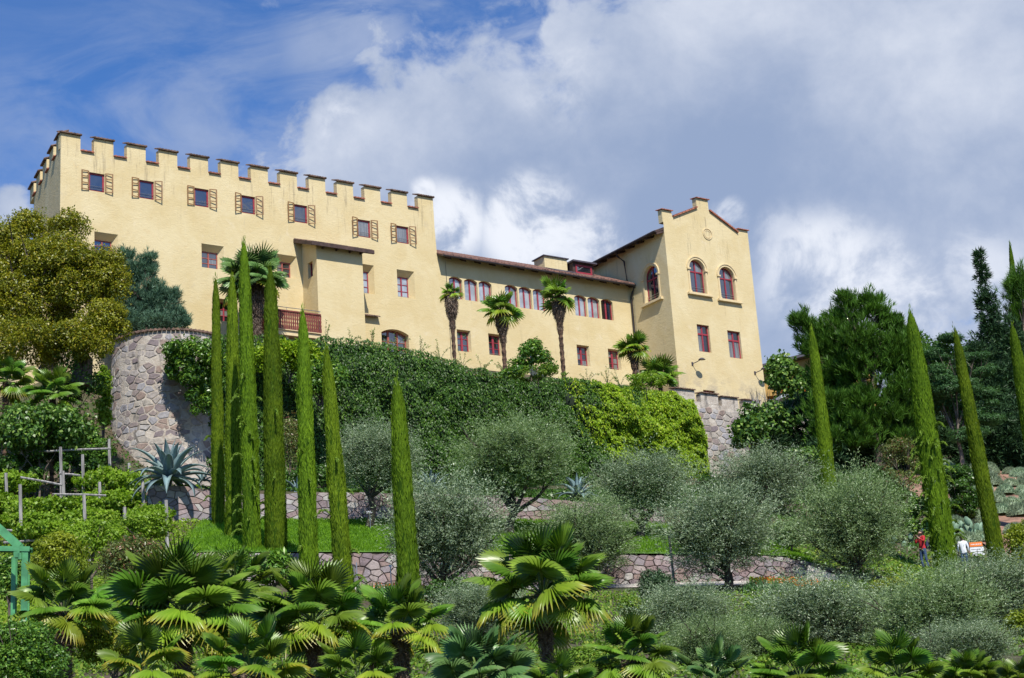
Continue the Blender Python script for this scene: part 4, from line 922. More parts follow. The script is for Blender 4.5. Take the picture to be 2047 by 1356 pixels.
# bare arching shoots of the creeper above the wall
g = random.Random(5)
for i, (px, py) in enumerate([(650, 690), (700, 692), (745, 694), (790, 700), (840, 712), (880, 722), (925, 738), (965, 748), (1010, 752), (1175, 768), (1215, 772), (1240, 775)]):
    u, z = uv_hit(px, py, VW - .3); b = cw(u, VW - .3, z - .2); mb = MB(); lp = []; ld = []
    for k in range(5):
        a = g.uniform(-1.3, 1.3); L = g.uniform(.5, 1.25); pts = []
        for t in np.linspace(0, 1, 8):
            pts.append((math.sin(a) * L * t * .9, g.uniform(-.03, .03) - .25 * t, L * (1.25 * t - .95 * t * t * abs(a) * .9) + .25))
        mb.tube([(0, 0, 0)] + pts, [.014] * 4 + [.008] * 5, 4)
        for p in pts:
            for q in range(5): lp.append(np.array(p) + np.array([g.uniform(-.07, .07) for _ in range(3)])); ld.append([g.uniform(-1, 1), g.uniform(-1, 0), g.uniform(-1, .4)])
    root = thing('creeper_shoot', 'thin arching creeper shoots rising above the wall top before the yellow facade', 'creeper shoot', b, 0, 'creeper shoots along the wall top')
    mb.build('twigs', M_BARK, root); V, F = leaves(np.array(lp), np.array(ld), rng.normal(size=(len(lp), 3)), .09, .05); link('foliage', np_mesh('foliage', V, F, L_SHRUB), root)

# ------------------------------------------------------------------ cypresses
def cypress(label, pb, Yb, pt, wpx, seed, loose=0, pyb=None, n=None, top_w=.42):
    b = on_ground(pb, Yb); tp = P(pt[0], pt[1], Yb); H = tp[2] - b[2]; W = wpx * .88 * mpp(Yb); g = np.random.default_rng(seed)
    root = thing('cypress', label, 'cypress', b, 0, 'tall narrow cypresses'); dx, dy = tp[0] - b[0], 0.0
    def rad_(t, a=0): # outline: narrow spindle, widest low down
        prof = np.interp(t, [0, .2, .45, .7, .85, .93, .98, 1], [1, .98, .91, .77, .64, .50, .26, .04]); return W / 2 * prof
    ns, nr = 20, int(H / .22); V = []; ph = seed * 1.7
    for j in range(nr + 1):
        t = j / nr
        for i in range(ns):
            a = 2 * math.pi * i / ns; lump = 1 + .16 * noise.noise(Vector((math.cos(a) * 1.1, math.sin(a) * 1.1, t * H * .55 + ph))) + .10 * noise.noise(Vector((math.cos(a) * 3, math.sin(a) * 3, t * H * 2 + ph)))
            r = rad_(t) * .90 * lump; V.append((dx * t + r * math.cos(a), r * math.sin(a), H * t * .985))
    F = [(j * ns + i, j * ns + (i + 1) % ns, (j + 1) * ns + (i + 1) % ns, (j + 1) * ns + i) for j in range(nr) for i in range(ns)]
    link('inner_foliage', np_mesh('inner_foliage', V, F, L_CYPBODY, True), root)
    n = n or int(2400 * H * W / .8)
    t = g.random(n); a = g.uniform(0, 2 * math.pi, n); lump = np.array([1 + .16 * noise.noise(Vector((math.cos(q) * 1.1, math.sin(q) * 1.1, s * H * .55 + ph))) + .10 * noise.noise(Vector((math.cos(q) * 3, math.sin(q) * 3, s * H * 2 + ph))) for q, s in zip(a, t)])
    hole = np.array([noise.noise(Vector((math.cos(q) * 2.2, math.sin(q) * 2.2, s * H * 1.1 + ph + 40))) for q, s in zip(a, t)]) > .38; keep = ~(hole & (g.random(n) < .8)); t = t[keep]; a = a[keep]; lump = lump[keep]; n = len(t)
    r = rad_(t) * lump * (.86 + .14 * g.random(n) + .09 * g.random(n) ** 4); rd = np.stack([np.cos(a), np.sin(a), np.zeros(n)], 1)
    C = np.stack([dx * t, np.zeros(n), H * t], 1) + rd * r[:, None]; D = rd * .16 + np.array([0, 0, 1.0]) + g.normal(size=(n, 3)) * .13; N = rd + g.normal(size=(n, 3)) * .4
    V, F = leaves(C, D, N, .19 * g.uniform(.6, 1.4, n), .024 * g.uniform(.7, 1.4, n)); parts = [(V, F)]
    k = 60; C = np.stack([dx * np.ones(k), np.zeros(k), np.full(k, H)], 1) + g.normal(size=(k, 3)) * np.array([.04, .04, .18]); parts.append(leaves(C, np.array([0, 0, 1.0]) + g.normal(size=(k, 3)) * .12, g.normal(size=(k, 3)), .22, .03))
    V, F = merge(parts); link('foliage', np_mesh('foliage', V, F, L_CYPRESS), root)
    if loose:
        LP = []
        for q in range(loose):
            tt = g.uniform(.04, .55); aa = g.uniform(-math.pi, 0) if g.random() < .85 else g.uniform(0, math.pi); L = g.uniform(.3, .75); o = np.array([dx * tt, 0, H * tt]); d0 = np.array([math.cos(aa), math.sin(aa), 0])
            for s in np.linspace(0, 1, 26): 
                p = o + d0 * (rad_(tt) * .95 + L * s * .75) + np.array([0, 0, L * (.9 * s - 1.1 * s * s)]); LP.append((p, d0 + np.array([0, 0, .9 - 2.2 * s])))
        Cc = np.array([p for p, d in LP]); Dd = np.array([d for p, d in LP]); Cc = np.repeat(Cc, 3, 0) + g.normal(size=(len(LP) * 3, 3)) * .02; Dd = np.repeat(Dd, 3, 0) + g.normal(size=Cc.shape) * .35
        V, F = leaves(Cc, Dd, g.normal(size=Cc.shape), .15, .03); link('loose_shoots', np_mesh('loose_shoots', V, F, L_CYPLOOSE), root)
    tk = MB(); tk.tube([(0, 0, -.3), (0, 0, .2), (dx * .3, 0, H * .3)], [W * .16, W * .13, W * .05], 8); tk.build('trunk', M_BARK, root, smooth=True)
    return root
cypress('leftmost tall cypress in front of the stone tower, thin and straight', 437, 72, (431, 563), 30, 1, 2)
cypress('tall cypress second from the stone tower, half hidden by a taller neighbour', 467, 67, (464, 557), 38, 2, 0)
cypress('tallest ragged cypress reaching above the balcony windows, loose shoots low down', 505, 63.5, (487, 489), 42, 3, 26)
cypress('dense tall cypress directly left of the wooden balcony', 552, 63.2, (540, 545), 50, 4, 2)
cypress('tall cypress standing before the right end of the balcony', 619, 59.3, (605, 628), 44, 5, 4)
cypress('shorter cypress beside the grey litter bin, tip below the balcony', 690, 57.5, (653, 707), 44, 6, 6)
cypress('lone stout cypress in front of the olive trees, nearest to the fan palms', 824, 46, (793, 767), 54, 7, 0)
cypress('slim cypress rising before the round stone pine', 1664, 85, (1622, 660), 34, 8, 0)
cypress('shaggy thick cypress with many loose shoots beside the signboards', 1892, 71, (1820, 628), 56, 9, 60)
cypress('smooth leaning cypress right of the signboards', 1996, 73, (1910, 666), 38, 10, 0)
cypress('cypress cut by the right picture edge above the cushion plants', 2095, 80, (2024, 655), 42, 11, 0)
cypress('far thin cypress tip rising above the pines at the top right', 2062, 118, (2019, 490), 20, 12, 0)

# ------------------------------------------------------------------ olive trees
OV = []
for s in range(3):
    V, F = crown_shoots((0, 0, 0), (1, 1, 1), 3000, 15, .058, .0125, 100 + s, slen=.40, up=.55, low=-.85)
    me = np_mesh('crown', V, F, L_OLIVE if s != 1 else L_OLIVE2); OV.append(me)
    V2, F2 = crown_leafy((0, 0, 0), (.80, .80, .74), 7000, .085, .034, 140 + s, 46, .26, inner=.5); OV.append(np_mesh('inner_foliage', V2, F2, L_OLIVESHADE))
def olive(label, px, py, wpx, hpx, Y, trunk_px, k):
    b = on_ground(trunk_px, Y); c = spot(px, py, Y); R = (wpx / 2 * mpp(Y), wpx / 2 * mpp(Y) * .9, hpx / 2 * mpp(Y)); b[2] = min(b[2], c[2] - R[2] * .9)
    root = thing('olive_tree', label, 'olive tree', b, 0, 'olive trees on the terraces'); off = c - b
    for j, nm in ((0, 'crown'), (1, 'inner_foliage')):
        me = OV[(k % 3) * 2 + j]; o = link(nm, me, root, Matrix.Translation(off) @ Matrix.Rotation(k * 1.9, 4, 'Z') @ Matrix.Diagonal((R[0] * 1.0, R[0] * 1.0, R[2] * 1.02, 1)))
    st = stems_mb((0, 0, 0), (off[0] * .6, 0, max(off[2] - R[2] * .75, .5)), .13 * R[0] / 2 + .05, off, R, 7, 200 + k); st.build('trunk', M_OLIVEBARK, root, smooth=True)
OL = [('round silvery olive tree on the lawn behind the cypress pair', 755, 922, 175, 140, 70, 738), ('broad olive tree with a thick dark trunk in the middle of the lawn', 1028, 922, 240, 165, 68, 1022),
      ('olive tree standing before the bright creeper', 1285, 975, 200, 135, 67.5, 1280), ('large olive tree right behind the lone stout cypress', 890, 1066, 245, 215, 58, 868),
      ('olive tree between the thick trunked olive and the stone wall corner', 1172, 1082, 210, 165, 60, 1150), ('wide olive tree over the middle of the lower stone wall', 1438, 1068, 245, 185, 57.5, 1458),
      ('olive tree high up at the foot of the old battlemented wall', 1525, 968, 195, 135, 80, 1520), ('large rounded olive tree left of the people on the path', 1708, 1052, 225, 200, 61, 1712),
      ('loose olive bush above the small fan palm', 1368, 1240, 215, 140, 46, 1358), ('wide olive tree in the lower right, above two fan palms', 1640, 1240, 260, 165, 44, 1660),
      ('pale olive tree in front of the shaggy cypress', 1872, 1246, 270, 195, 42, 1880), ('dark olive tree at the right edge below the signboards', 1985, 1190, 240, 150, 48, 1990),
      ('low olive tree below the person in red, left of the pale olive', 1770, 1250, 190, 130, 47, 1770), ('grey-green olive bush low in the gap right of the central fan palm', 1410, 1300, 180, 120, 38, 1410), ('grey-green olive bush above the narrow leaved fan palm in the corner', 1930, 1300, 200, 110, 37, 1930),
      ('low olive partly hidden behind the central fan palm', 965, 1225, 190, 125, 44, 960), ('low pale olive behind the bottom row of fan palms', 1500, 1292, 190, 110, 40, 1500)]
for k, a in enumerate(OL): olive(*a, k)

# ------------------------------------------------------------------ fan palms
def frond_mesh(R, seed, droopy, mat, fold=.5, pet=1.1, nseg=34, arc=150):
    r = random.Random(seed); V = []; F = []; tip = []; MI = []
    def v(p, t): V.append(p); tip.append(t); return len(V) - 1
    # petiole along +x from 0 to pet, blade from there
    for i in range(nseg):
        a0 = rad(-arc + 2 * arc * i / nseg); a1 = rad(-arc + 2 * arc * (i + 1) / nseg); am = (a0 + a1) / 2
        ln = R * (.80 + .20 * math.cos(am * .55)) * r.uniform(.92, 1.05); split = ln * r.uniform(.20, .30)
        def pt(a, d, up=0.0):
            dr = droopy * (d / R) ** 2.4 * R * r.uniform(.9, 1.1); x = pet + d * math.cos(a); y = d * math.sin(a); cup = fold * abs(math.sin(a * .5)) ** 2 * d
            return (x, y * (1 - .12 * fold), cup * .55 + up - dr)
        f = .060 * R / .6
        h = v((pet, 0, 0), 0); a_ = v(pt(a0, split, -f), .45); m_ = v(pt(am, split, f), .45); b_ = v(pt(a1, split, -f), .45)
        F.append((h, a_, m_)); F.append((h, m_, b_)); MI += [0, 0]
        wa = rad(arc / nseg) * .36; c0 = v(pt(am - wa * .60, ln * .66, -f * .6), .70); c1 = v(pt(am, ln * .70, f * .7), .70); c2 = v(pt(am + wa * .60, ln * .70, -f * .6), .70); t_ = v(pt(am + r.uniform(-.02, .02), ln), 1.0)
        F += [(a_, c0, c1), (a_, c1, m_), (m_, c1, c2), (m_, c2, b_), (c0, t_, c1), (c1, t_, c2)]; MI += [0] * 6
    w0 = .022
    for k in range(5):
        x0, x1 = pet * k / 5, pet * (k + 1) / 5; z0, z1 = -.10 * math.sin(math.pi * k / 5) * pet, -.10 * math.sin(math.pi * (k + 1) / 5) * pet
        z0, z1 = -z0 * .5, -z1 * .5; q = [v((x0, -w0, z0), 0), v((x0, w0, z0), 0), v((x1, w0, z1), 0), v((x1, -w0, z1), 0), v((x0, 0, z0 - .02), 0), v((x1, 0, z1 - .02), 0)]
        F += [(q[0], q[1], q[2]), (q[0], q[2], q[3]), (q[0], q[3], q[5]), (q[0], q[5], q[4]), (q[1], q[4], q[5]), (q[1], q[5], q[2])]; MI += [1] * 6
    me = np_mesh('frond', V, F, [mat, M_PETIOLE], mi=MI); at = me.attributes.new('tip', 'FLOAT', 'POINT'); at.data.foreach_set('value', np.array(tip, dtype=np.float32)); return me
FM = {}
def frond(Rk, kind, var):
    key = (Rk, kind, var)
    if key not in FM:
        R, pet, ns = {'big': (.57, .74, 27), 'small': (.46, .55, 22), 'tiny': (.5, .45, 16)}[Rk]
        FM[key] = frond_mesh(R, hash(key[1]) % 7 + var * 11 if False else var * 11 + len(kind), {'young': .06, 'mid': .22, 'old': .55}[kind], {'young': L_PALM, 'mid': L_PALM, 'old': L_PALMY, }[kind] if var != 2 or kind == 'old' else L_PALMG, fold={'young': .42, 'mid': .28, 'old': .25}[kind], pet=pet, nseg=ns, arc={'young': 132, 'mid': 152, 'old': 145}[kind])
    return FM[key]
def fan_palm(label, px, py, size, Y, seed, n=26, rk='big', group=None, trunk_r=.11, skirt=0.0, lean=0.0, base=None, berries=False, old=.28, grey=False, up_only=False, scale=None, wild=0):
    """crown hub at that point; size: crown width in photograph pixels"""
    hub = P(px, py, Y) if base is None else np.array([*cw(uv_hit(px, py, base)[0], base, 0)[:2], uv_hit(px, py, base)[1]]); Yh = hub[1]
    gz_ = min(ground_z(hub[0], Yh), hub[2] - .4) if base is None else 0; b = np.array([hub[0] - lean, hub[1], gz_ if base is None else skirt_base(hub)])
    root = thing('fan_palm', label, 'fan palm', b, 0, group); r = random.Random(seed); h = hub[2] - b[2]
    full = {'big': 1.47, 'small': 1.01, 'tiny': .95}[rk]; s = scale or size * mpp(Yh) / 2 / (full * .86)
    for i in range(n):
        q = (i + .5) / n; az = i * 2.39996 + r.uniform(-.2, .2); el = rad(82 - 112 * q ** .85 + r.uniform(-8 - 14 * wild, 8 + 14 * wild)) if not up_only else rad(80 - 75 * q + r.uniform(-6, 6))
        kind = 'young' if q < .35 else ('mid' if q < 1 - old else 'old'); me = frond(rk, kind, 2 if (grey and kind != 'old') else r.choice([0, 1]))
        # blades hang lower than their stalks on old leaves
        T = Matrix.Translation((hub[0] - b[0], 0, h)) @ Matrix.Rotation(az, 4, 'Z') @ Matrix.Rotation(-el, 4, 'Y') @ Matrix.Rotation(r.uniform(-.5, .5), 4, 'X') @ Matrix.Scale(s * r.uniform(.85 - .15 * wild, 1.1), 4)
        link('frond', me, root, T)
    mb = MB(); tr = trunk_r; k = max(6, int(h / .16)); pts = [(lean * t - 0 + (hub[0] - b[0] - lean) * t, .0, -.2 + (h + .12) * t) for t in np.linspace(0, 1, k)]
    mb.tube(pts, [tr * (1.0 + .28 * ((i * 7) % 3 - 1) * .5 + (.25 if i > k * .6 else 0)) for i in range(k)], 9); mb.build('trunk', M_PALMFIBRE, root)
    g = np.random.default_rng(seed); m_ = int(900 * min(1.5, h) * (tr / .11)); zz = h - g.random(m_) ** 1.3 * min(h, 1.6 if skirt == 0 else 1.0); a = g.uniform(0, 2 * math.pi, m_)
    C = np.stack([(hub[0] - b[0]) * zz / h + np.cos(a) * tr * 1.25, np.sin(a) * tr * 1.25, zz], 1); D = np.stack([np.cos(a) * .6, np.sin(a) * .6, .6 - 1.4 * g.random(m_)], 1) + g.normal(size=(m_, 3)) * .3
    parts = [leaves(C, D, g.normal(size=(m_, 3)), .12, .02)]
    if skirt:
        m2 = int(900 * skirt); zz = h + .05 - g.random(m2) * skirt; a = g.uniform(0, 2 * math.pi, m2); q = (h + .05 - zz) / skirt; rr = (tr * 1.1 + .30 * np.sin(np.clip(q * 1.15 + .12, 0, 1) * math.pi) ** .8 * (.4 + .6 * g.random(m2)) * min(1, skirt / 1.4))
        C = np.stack([(hub[0] - b[0]) * zz / h + np.cos(a) * rr, np.sin(a) * rr, zz], 1); D = np.stack([np.cos(a) * .35, np.sin(a) * .35, -1 + 0 * a], 1) + g.normal(size=(m2, 3)) * .38; parts.append(leaves(C, D, g.normal(size=(m2, 3)), .34, .045))
    V, F = merge(parts); link('dead_leaf_skirt' if skirt else 'trunk_fibre', np_mesh('fibre', V, F, M_DEADFROND), root)
    if berries:
        for q in range(3):
            aa = -1.57 + (q - 1) * 1.1; o = np.array([hub[0] - b[0] + math.cos(aa) * .42, math.sin(aa) * .45, h - .12]); k = 420; C = o + g.normal(size=(k, 3)) * np.array([.17, .12, .08]); V, F = leaves(C, g.normal(size=(k, 3)), g.normal(size=(k, 3)), .035, .028)
            tag(link('flower_cluster', np_mesh('flower_cluster', V, F, L_BERRY), root), kind='stuff')
    return root
def skirt_base(hub): return float(min(30.2, hub[2] - .5))
FP = [('fan palm in the bottom left corner beside the green steel frame, two yellow fronds below', 128, 1225, 235, 30, 1, dict(n=24, old=.35)),
      ('largest fan palm of the lower left, with flower clusters', 365, 1235, 330, 28, 2, dict(n=32, berries=True, old=.3)),
      ('pale fan palm behind the lower left group, fronds turned to the sun', 468, 1185, 200, 34, 3, dict(n=20, old=.15)),
      ('fan palm with flower clusters left of the lone stout cypress', 627, 1245, 270, 29, 4, dict(n=30, berries=True, old=.3)),
      ('fan palm at the very foot of the lone stout cypress', 800, 1262, 225, 30, 5, dict(n=22, old=.4)),
      ('tall central fan palm with a brown trunk in front of the olives', 1085, 1190, 305, 30, 6, dict(n=34, old=.33, trunk_r=.10)),
      ('dense deep green fan palm at the bottom, just left of the tall central one', 960, 1360, 260, 25, 7, dict(n=26, old=.06, grey=True)),
      ('fan palm right of the central trunk, under the low olive', 1262, 1318, 215, 27, 8, dict(n=24, old=.15)),
      ('bluish fan palm second in the bottom right row', 1425, 1368, 185, 26, 9, dict(n=20, old=.05, grey=True)),
      ('spreading fan palm below the wide lower olive', 1600, 1362, 230, 26, 10, dict(n=24, old=.1)),
      ('fan palm below the pale olive, second from the right edge', 1795, 1355, 200, 27, 11, dict(n=22, old=.15)),
      ('stiff narrow leaved fan palm by the path in the lower right corner', 1938, 1366, 150, 28, 12, dict(n=20, old=.05, up_only=True)),
      ('fan palm cut by the lower right corner', 2045, 1376, 130, 27, 13, dict(n=18, old=.1)),
      ('low fan palm with hanging blades under the largest lower left palm', 290, 1350, 230, 25.5, 14, dict(n=14, old=.7)),
      ('low fan palm hugging the bottom edge between the two flowering palms', 500, 1350, 240, 26, 15, dict(n=16, old=.5)),
      ('low fan palm at the bottom edge under the right flowering palm', 715, 1358, 220, 26, 16, dict(n=16, old=.35)),
      ('low yellowish fan palm at the bottom edge under the central palm', 1120, 1385, 180, 26, 19, dict(n=12, old=.2))]
for lab, px, py, sz, Y, sd, kw in FP: fan_palm(lab, px, py, sz, Y, sd, group='fan palms in the foreground', **kw)
for lab, px, py, sz, sd, kw in [('thin windmill palm with a small crown, nearest the battlemented block', 901, 588, 50, 21, dict(n=13, skirt=2.4, trunk_r=.13)),
        ('windmill palm with yellowing crown before the first arched window group', 1002, 622, 92, 22, dict(n=19, skirt=2.2, trunk_r=.15, old=.25, wild=1)),
        ('tallest windmill palm before the middle of the long wing', 1115, 594, 92, 23, dict(n=20, skirt=2.4, trunk_r=.15, old=.2, wild=1)),
        ('squat windmill palm with golden fronds at the corner of the gabled tower', 1266, 700, 82, 24, dict(n=22, skirt=1.0, trunk_r=.2, old=.35, wild=1))]:
    fan_palm(lab, px, py, sz, 0, sd, base=4.5, rk='tiny', group='windmill palms on the palace terrace', **kw)
fan_palm('big windmill palm with a thick dead skirt between the cypresses and the balcony', 508, 560, 140, 0, 25, base=3.2, rk='small', n=40, skirt=3.6, trunk_r=.3, group='windmill palms on the palace terrace', old=.05, grey=True)
fan_palm('low dark fan palm beside the squat windmill palm', 1318, 752, 90, 0, 26, base=5.2, rk='tiny', n=22, group='windmill palms on the palace terrace', old=0)
fan_palm('sunlit fan palm under the bronze green tree at the left edge', 12, 765, 120, 80, 27, rk='small', n=20, old=.15)
fan_palm('fan palm with drooping blades under the bronze green tree', 105, 790, 120, 79, 28, rk='small', n=22, old=.05)

# ------------------------------------------------------------------ agaves
def agave(label, px, py, size, Y, n, seed, on_wall=True):
    b = P(px, py, Y); root = thing('agave', label, 'agave', b, 0, 'agaves on the upper stone wall'); r = random.Random(seed); L0 = size * mpp(Y) / 2
    for i in range(n):
        q = (i + .5) / n; az = i * 2.39996 + r.uniform(-.15, .15); el = rad(86 - 108 * q ** 1.05 + r.uniform(-6, 6)); L = L0 * (1.0 if q > .2 else .85) * r.uniform(.85, 1.12); w = L * .115
        V = []; m_ = 12; curl = rad((40 + 75 * q) * r.uniform(.5, 1.25)); a = el; x = .08; z = .1; 
        for k in range(m_ + 1):
            t = k / m_; ww = w * (1.05 - .25 * t) * (1 - t ** 3.2) * (.75 + .9 * t * (1 - t)); gl = ww * .55 * (1 - .5 * t)
            nx, nz = -math.sin(a), math.cos(a); side = r.uniform(-.02, .02)
            V += [(x - nx * -gl, -ww, z + nz * gl), (x, 0, z), (x - nx * -gl, ww, z + nz * gl), (x - nx * (.035 * (1 - t) + .006), 0, z - nz * (.035 * (1 - t) + .006))]
            x += math.cos(a) * L / m_; z += math.sin(a) * L / m_; a -= curl / m_ * (1.9 * t + .05)
        F = []
        for k in range(m_):
            o = 4 * k
            for c0, c1 in ((0, 1), (1, 2), (2, 3), (3, 0)): F.append((o + c0, o + c1, o + 4 + c1, o + 4 + c0))
        link('leaf', np_mesh('leaf', V, F, L_AGAVE, False), root, Matrix.Rotation(az, 4, 'Z'))
    return root
agave('huge blue-grey agave with drooping leaves in front of the stone tower', 338, 962, 190, 72.9, 44, 1)
agave('smaller blue agave behind the lone stout cypress', 862, 985, 100, 74.5, 26, 2)
agave('upright blue agave on the wall right of the thick trunked olive', 1155, 996, 105, 74.0, 28, 3)
agave('small agave half hidden behind the shorter cypress', 596, 992, 85, 74.5, 20, 4)
agave('young agave at the foot of the stone tower behind the leftmost cypress', 405, 965, 60, 75, 16, 5)
# ------------------------------------------------------------------ trees round the palace
def tree_crown(spec, n, ll, lw, seed, rs=.9, n_sub=30, kind='leafy', **kw):
    parts = []
    for i, (px, py, w_, h_, Y) in enumerate(spec):
        c = P(px, py, Y); R = (w_ / 2 * mpp(Y), w_ / 2 * mpp(Y) * .85, h_ / 2 * mpp(Y)); f = w_ * h_ / sum(a[2] * a[3] for a in spec); parts.append(crown_leafy(c, R, int(n * f), ll, lw, seed + i, max(8, int(n_sub * f * 2)), rs, **kw))
    return merge(parts)
# bronze green tree on the left
spec = [(60, 600, 230, 300, 84), (150, 560, 160, 190, 83), (60, 470, 140, 110, 85), (200, 560, 100, 130, 83), (140, 450, 90, 70, 84), (50, 690, 220, 110, 82), (195, 640, 110, 110, 82), (-40, 560, 200, 280, 85), (10, 500, 120, 110, 84), (180, 690, 110, 80, 81.5), (140, 680, 130, 80, 82)]
spec += [(215, 560, 100, 150, 83), (222, 650, 90, 100, 82.5), (110, 520, 150, 140, 83)]
V, F = tree_crown(spec, 150000, .135, .078, 300, .62, 260)
b = on_ground(88, 85); b[2] = P(88, 748, 85)[2]; st = stems_mb(b, P(80, 660, 84.5), .42, P(90, 560, 84), (3, 2.5, 3.2), 11, 5)
plant('broadleaf_tree', 'large rounded bronze-green tree covering the left end of the palace', 'tree', b, V, F, L_CAMPHOR, st, M_BARK, None, 'crown', 'trunk')
tk = MB(); q0 = P(160, 770, 83); tk.tube([q0, P(168, 720, 83), P(150, 690, 83), P(175, 660, 83)], [.6, .45, .3, .15], 9); tk.v = [tuple(np.array(v) - q0) for v in tk.v]
root = thing('ivy_clad_trunk', 'thick dark trunk wrapped in ivy left of the stone tower', 'tree', q0); tk.build('trunk', M_BARK, root, smooth=True)
V, F = crown_leafy((0.2, -.2, 1.2), (1.4, .8, 2.4), 2600, .13, .09, 5, 16, .6); link('crown', np_mesh('crown', V, F, L_DARK), root)
# pines built from tufts on branch ends
def pine(label, spec, mat, n_tuft, ln, w, seed, base_px, Yb, py_base, r0=.28, up=.8, per=16, name='pine_tree', bark=None, spread=.5, limbs=9):
    g = np.random.default_rng(seed); parts = []; tot = sum(a[2] * a[3] for a in spec)
    for i, (px, py, w_, h_, Y) in enumerate(spec):
        c = P(px, py, Y); R = np.array([w_ / 2 * mpp(Y), w_ / 2 * mpp(Y) * .85, h_ / 2 * mpp(Y)]); m_ = int(n_tuft * w_ * h_ / tot)
        d = g.normal(size=(m_, 3)); d /= np.linalg.norm(d, axis=1, keepdims=True); lump = np.array([noise.noise(Vector(v) * 3.1 + Vector((seed + i, 0, 0))) for v in d])[:, None]
        pos = c + d * R * (g.random((m_, 1)) ** .35) * (1 + .28 * lump); ax = d * .55 + np.array([0, 0, up]) + g.normal(size=(m_, 3)) * .22; ax /= np.linalg.norm(ax, axis=1, keepdims=True)
        nb = max(4, int(7 + 14 * w_ * h_ / tot)); cc = g.normal(size=(nb, 3)); cc /= np.linalg.norm(cc, axis=1, keepdims=True); cc = c + cc * R * g.uniform(.45, .95, (nb, 1)); kb = g.integers(0, nb, m_); br = .34 * min(R[0], R[2]) * g.uniform(.7, 1.4, nb)[kb][:, None]
        pos = np.where(g.random((m_, 1)) < .72, cc[kb] + d * br * np.array([1.15, 1.15, .75]) * (g.random((m_, 1)) ** .4), pos)
        parts.append(tufts(pos, ax, per, ln, w, seed + i, spread))
    V, F = merge(parts); b = P(base_px, py_base, Yb); c0 = P(spec[0][0], spec[0][1], spec[0][4]); st = stems_mb(b, c0, r0, c0, (spec[0][2] / 2 * mpp(Yb), 2, spec[0][3] / 2 * mpp(Yb)), limbs, seed)
    return plant(name, label, 'tree', b, V, F, mat, st, bark or M_BARK, None, 'crown', 'trunk')
pine('blue-green pine between the bronze-green tree and the stone tower', [(285, 600, 110, 120, 96), (262, 535, 60, 80, 96), (325, 610, 80, 80, 96), (345, 640, 70, 60, 96), (300, 655, 150, 60, 95.5), (250, 640, 80, 120, 95.5), (298, 535, 34, 70, 96), (240, 520, 24, 50, 96)], L_PINEBLUE, 4200, .34, .028, 320, 300, 96, 760)
pine('big stone pine with a domed crown of upright tufts right of the gabled tower',
     [(1715, 690, 190, 180, 100), (1640, 680, 110, 90, 100), (1760, 760, 180, 170, 100), (1660, 750, 100, 90, 101), (1610, 650, 60, 60, 100), (1720, 620, 130, 70, 100), (1790, 690, 80, 120, 100), (1720, 830, 190, 90, 100), (1840, 760, 90, 160, 101), (1650, 830, 110, 110, 100), (1700, 880, 170, 90, 100), (1800, 850, 120, 130, 100)], L_PINE, 9000, .44, .038, 340, 1765, 100, 960, r0=.3, up=1.1, per=16, spread=.34)
pine('bright pine at the right edge above the dark conifer', [(2040, 610, 90, 120, 108), (2060, 570, 100, 90, 108)], L_PINE, 900, .55, .03, 360, 2060, 108, 900, up=1.1, spread=.34)
pine('dark conifer with a thin bent spire near the right edge', [(1985, 800, 130, 260, 106), (1972, 620, 34, 90, 106), (1963, 545, 20, 90, 106), (2010, 700, 100, 150, 106), (1990, 900, 190, 120, 105), (2050, 820, 120, 260, 106), (2000, 860, 150, 160, 104), (1950, 900, 110, 130, 104)], L_SPRUCE, 9000, .40, .06, 380, 1995, 106, 960, up=.15, per=14, spread=.7, name='conifer')
pine('dark pine filling the shade behind the slim cypress', [(1620, 860, 150, 170, 104), (1560, 900, 110, 110, 104), (1830, 880, 130, 180, 104), (1700, 900, 160, 120, 104), (1860, 840, 120, 220, 106), (1760, 930, 200, 90, 102), (1640, 930, 160, 90, 100)], L_SPRUCE, 7000, .42, .06, 400, 1690, 104, 980, up=.5, per=14, spread=.6)
# feathery mimosa trees, fig and shrubs on the right
spec = [(1900, 690, 110, 60, 98), (1870, 740, 90, 110, 98), (1945, 740, 100, 100, 98), (1960, 820, 90, 130, 98), (1890, 830, 110, 110, 99), (1905, 785, 130, 90, 97.5), (1935, 868, 90, 60, 97.5), (1880, 770, 80, 120, 97)]
V, F = tree_crown(spec, 52000, .17, .05, 420, .55, 50, flat=.35, up=.9); b = P(1925, 935, 98); st = stems_mb(b, P(1912, 830, 98), .13, P(1910, 740, 98), (2.4, 2, 1.8), 9, 6)
plant('mimosa_tree', 'feathery leaved tree with a grey trunk between the shaggy and smooth cypresses', 'tree', b, V, F, L_FEATHER, st, M_BARK, None, 'crown', 'trunk')
spec = [(1530, 850, 130, 110, 103), (1575, 760, 90, 90, 106), (1500, 870, 90, 90, 102), (1600, 810, 60, 80, 106), (1560, 730, 60, 40, 106)]
V, F = tree_crown(spec, 13000, .24, .18, 440, .55, 50); b = P(1535, 930, 104); st = stems_mb(b, P(1535, 880, 103), .13, P(1545, 820, 103), (2.0, 1.2, 1.9), 26, 7)
plant('fig_tree', 'fig tree with pale bare twigs against the battlemented garden wall', 'fig tree', b, V, F, L_FIG, st, M_POST, None, 'crown', 'trunk')
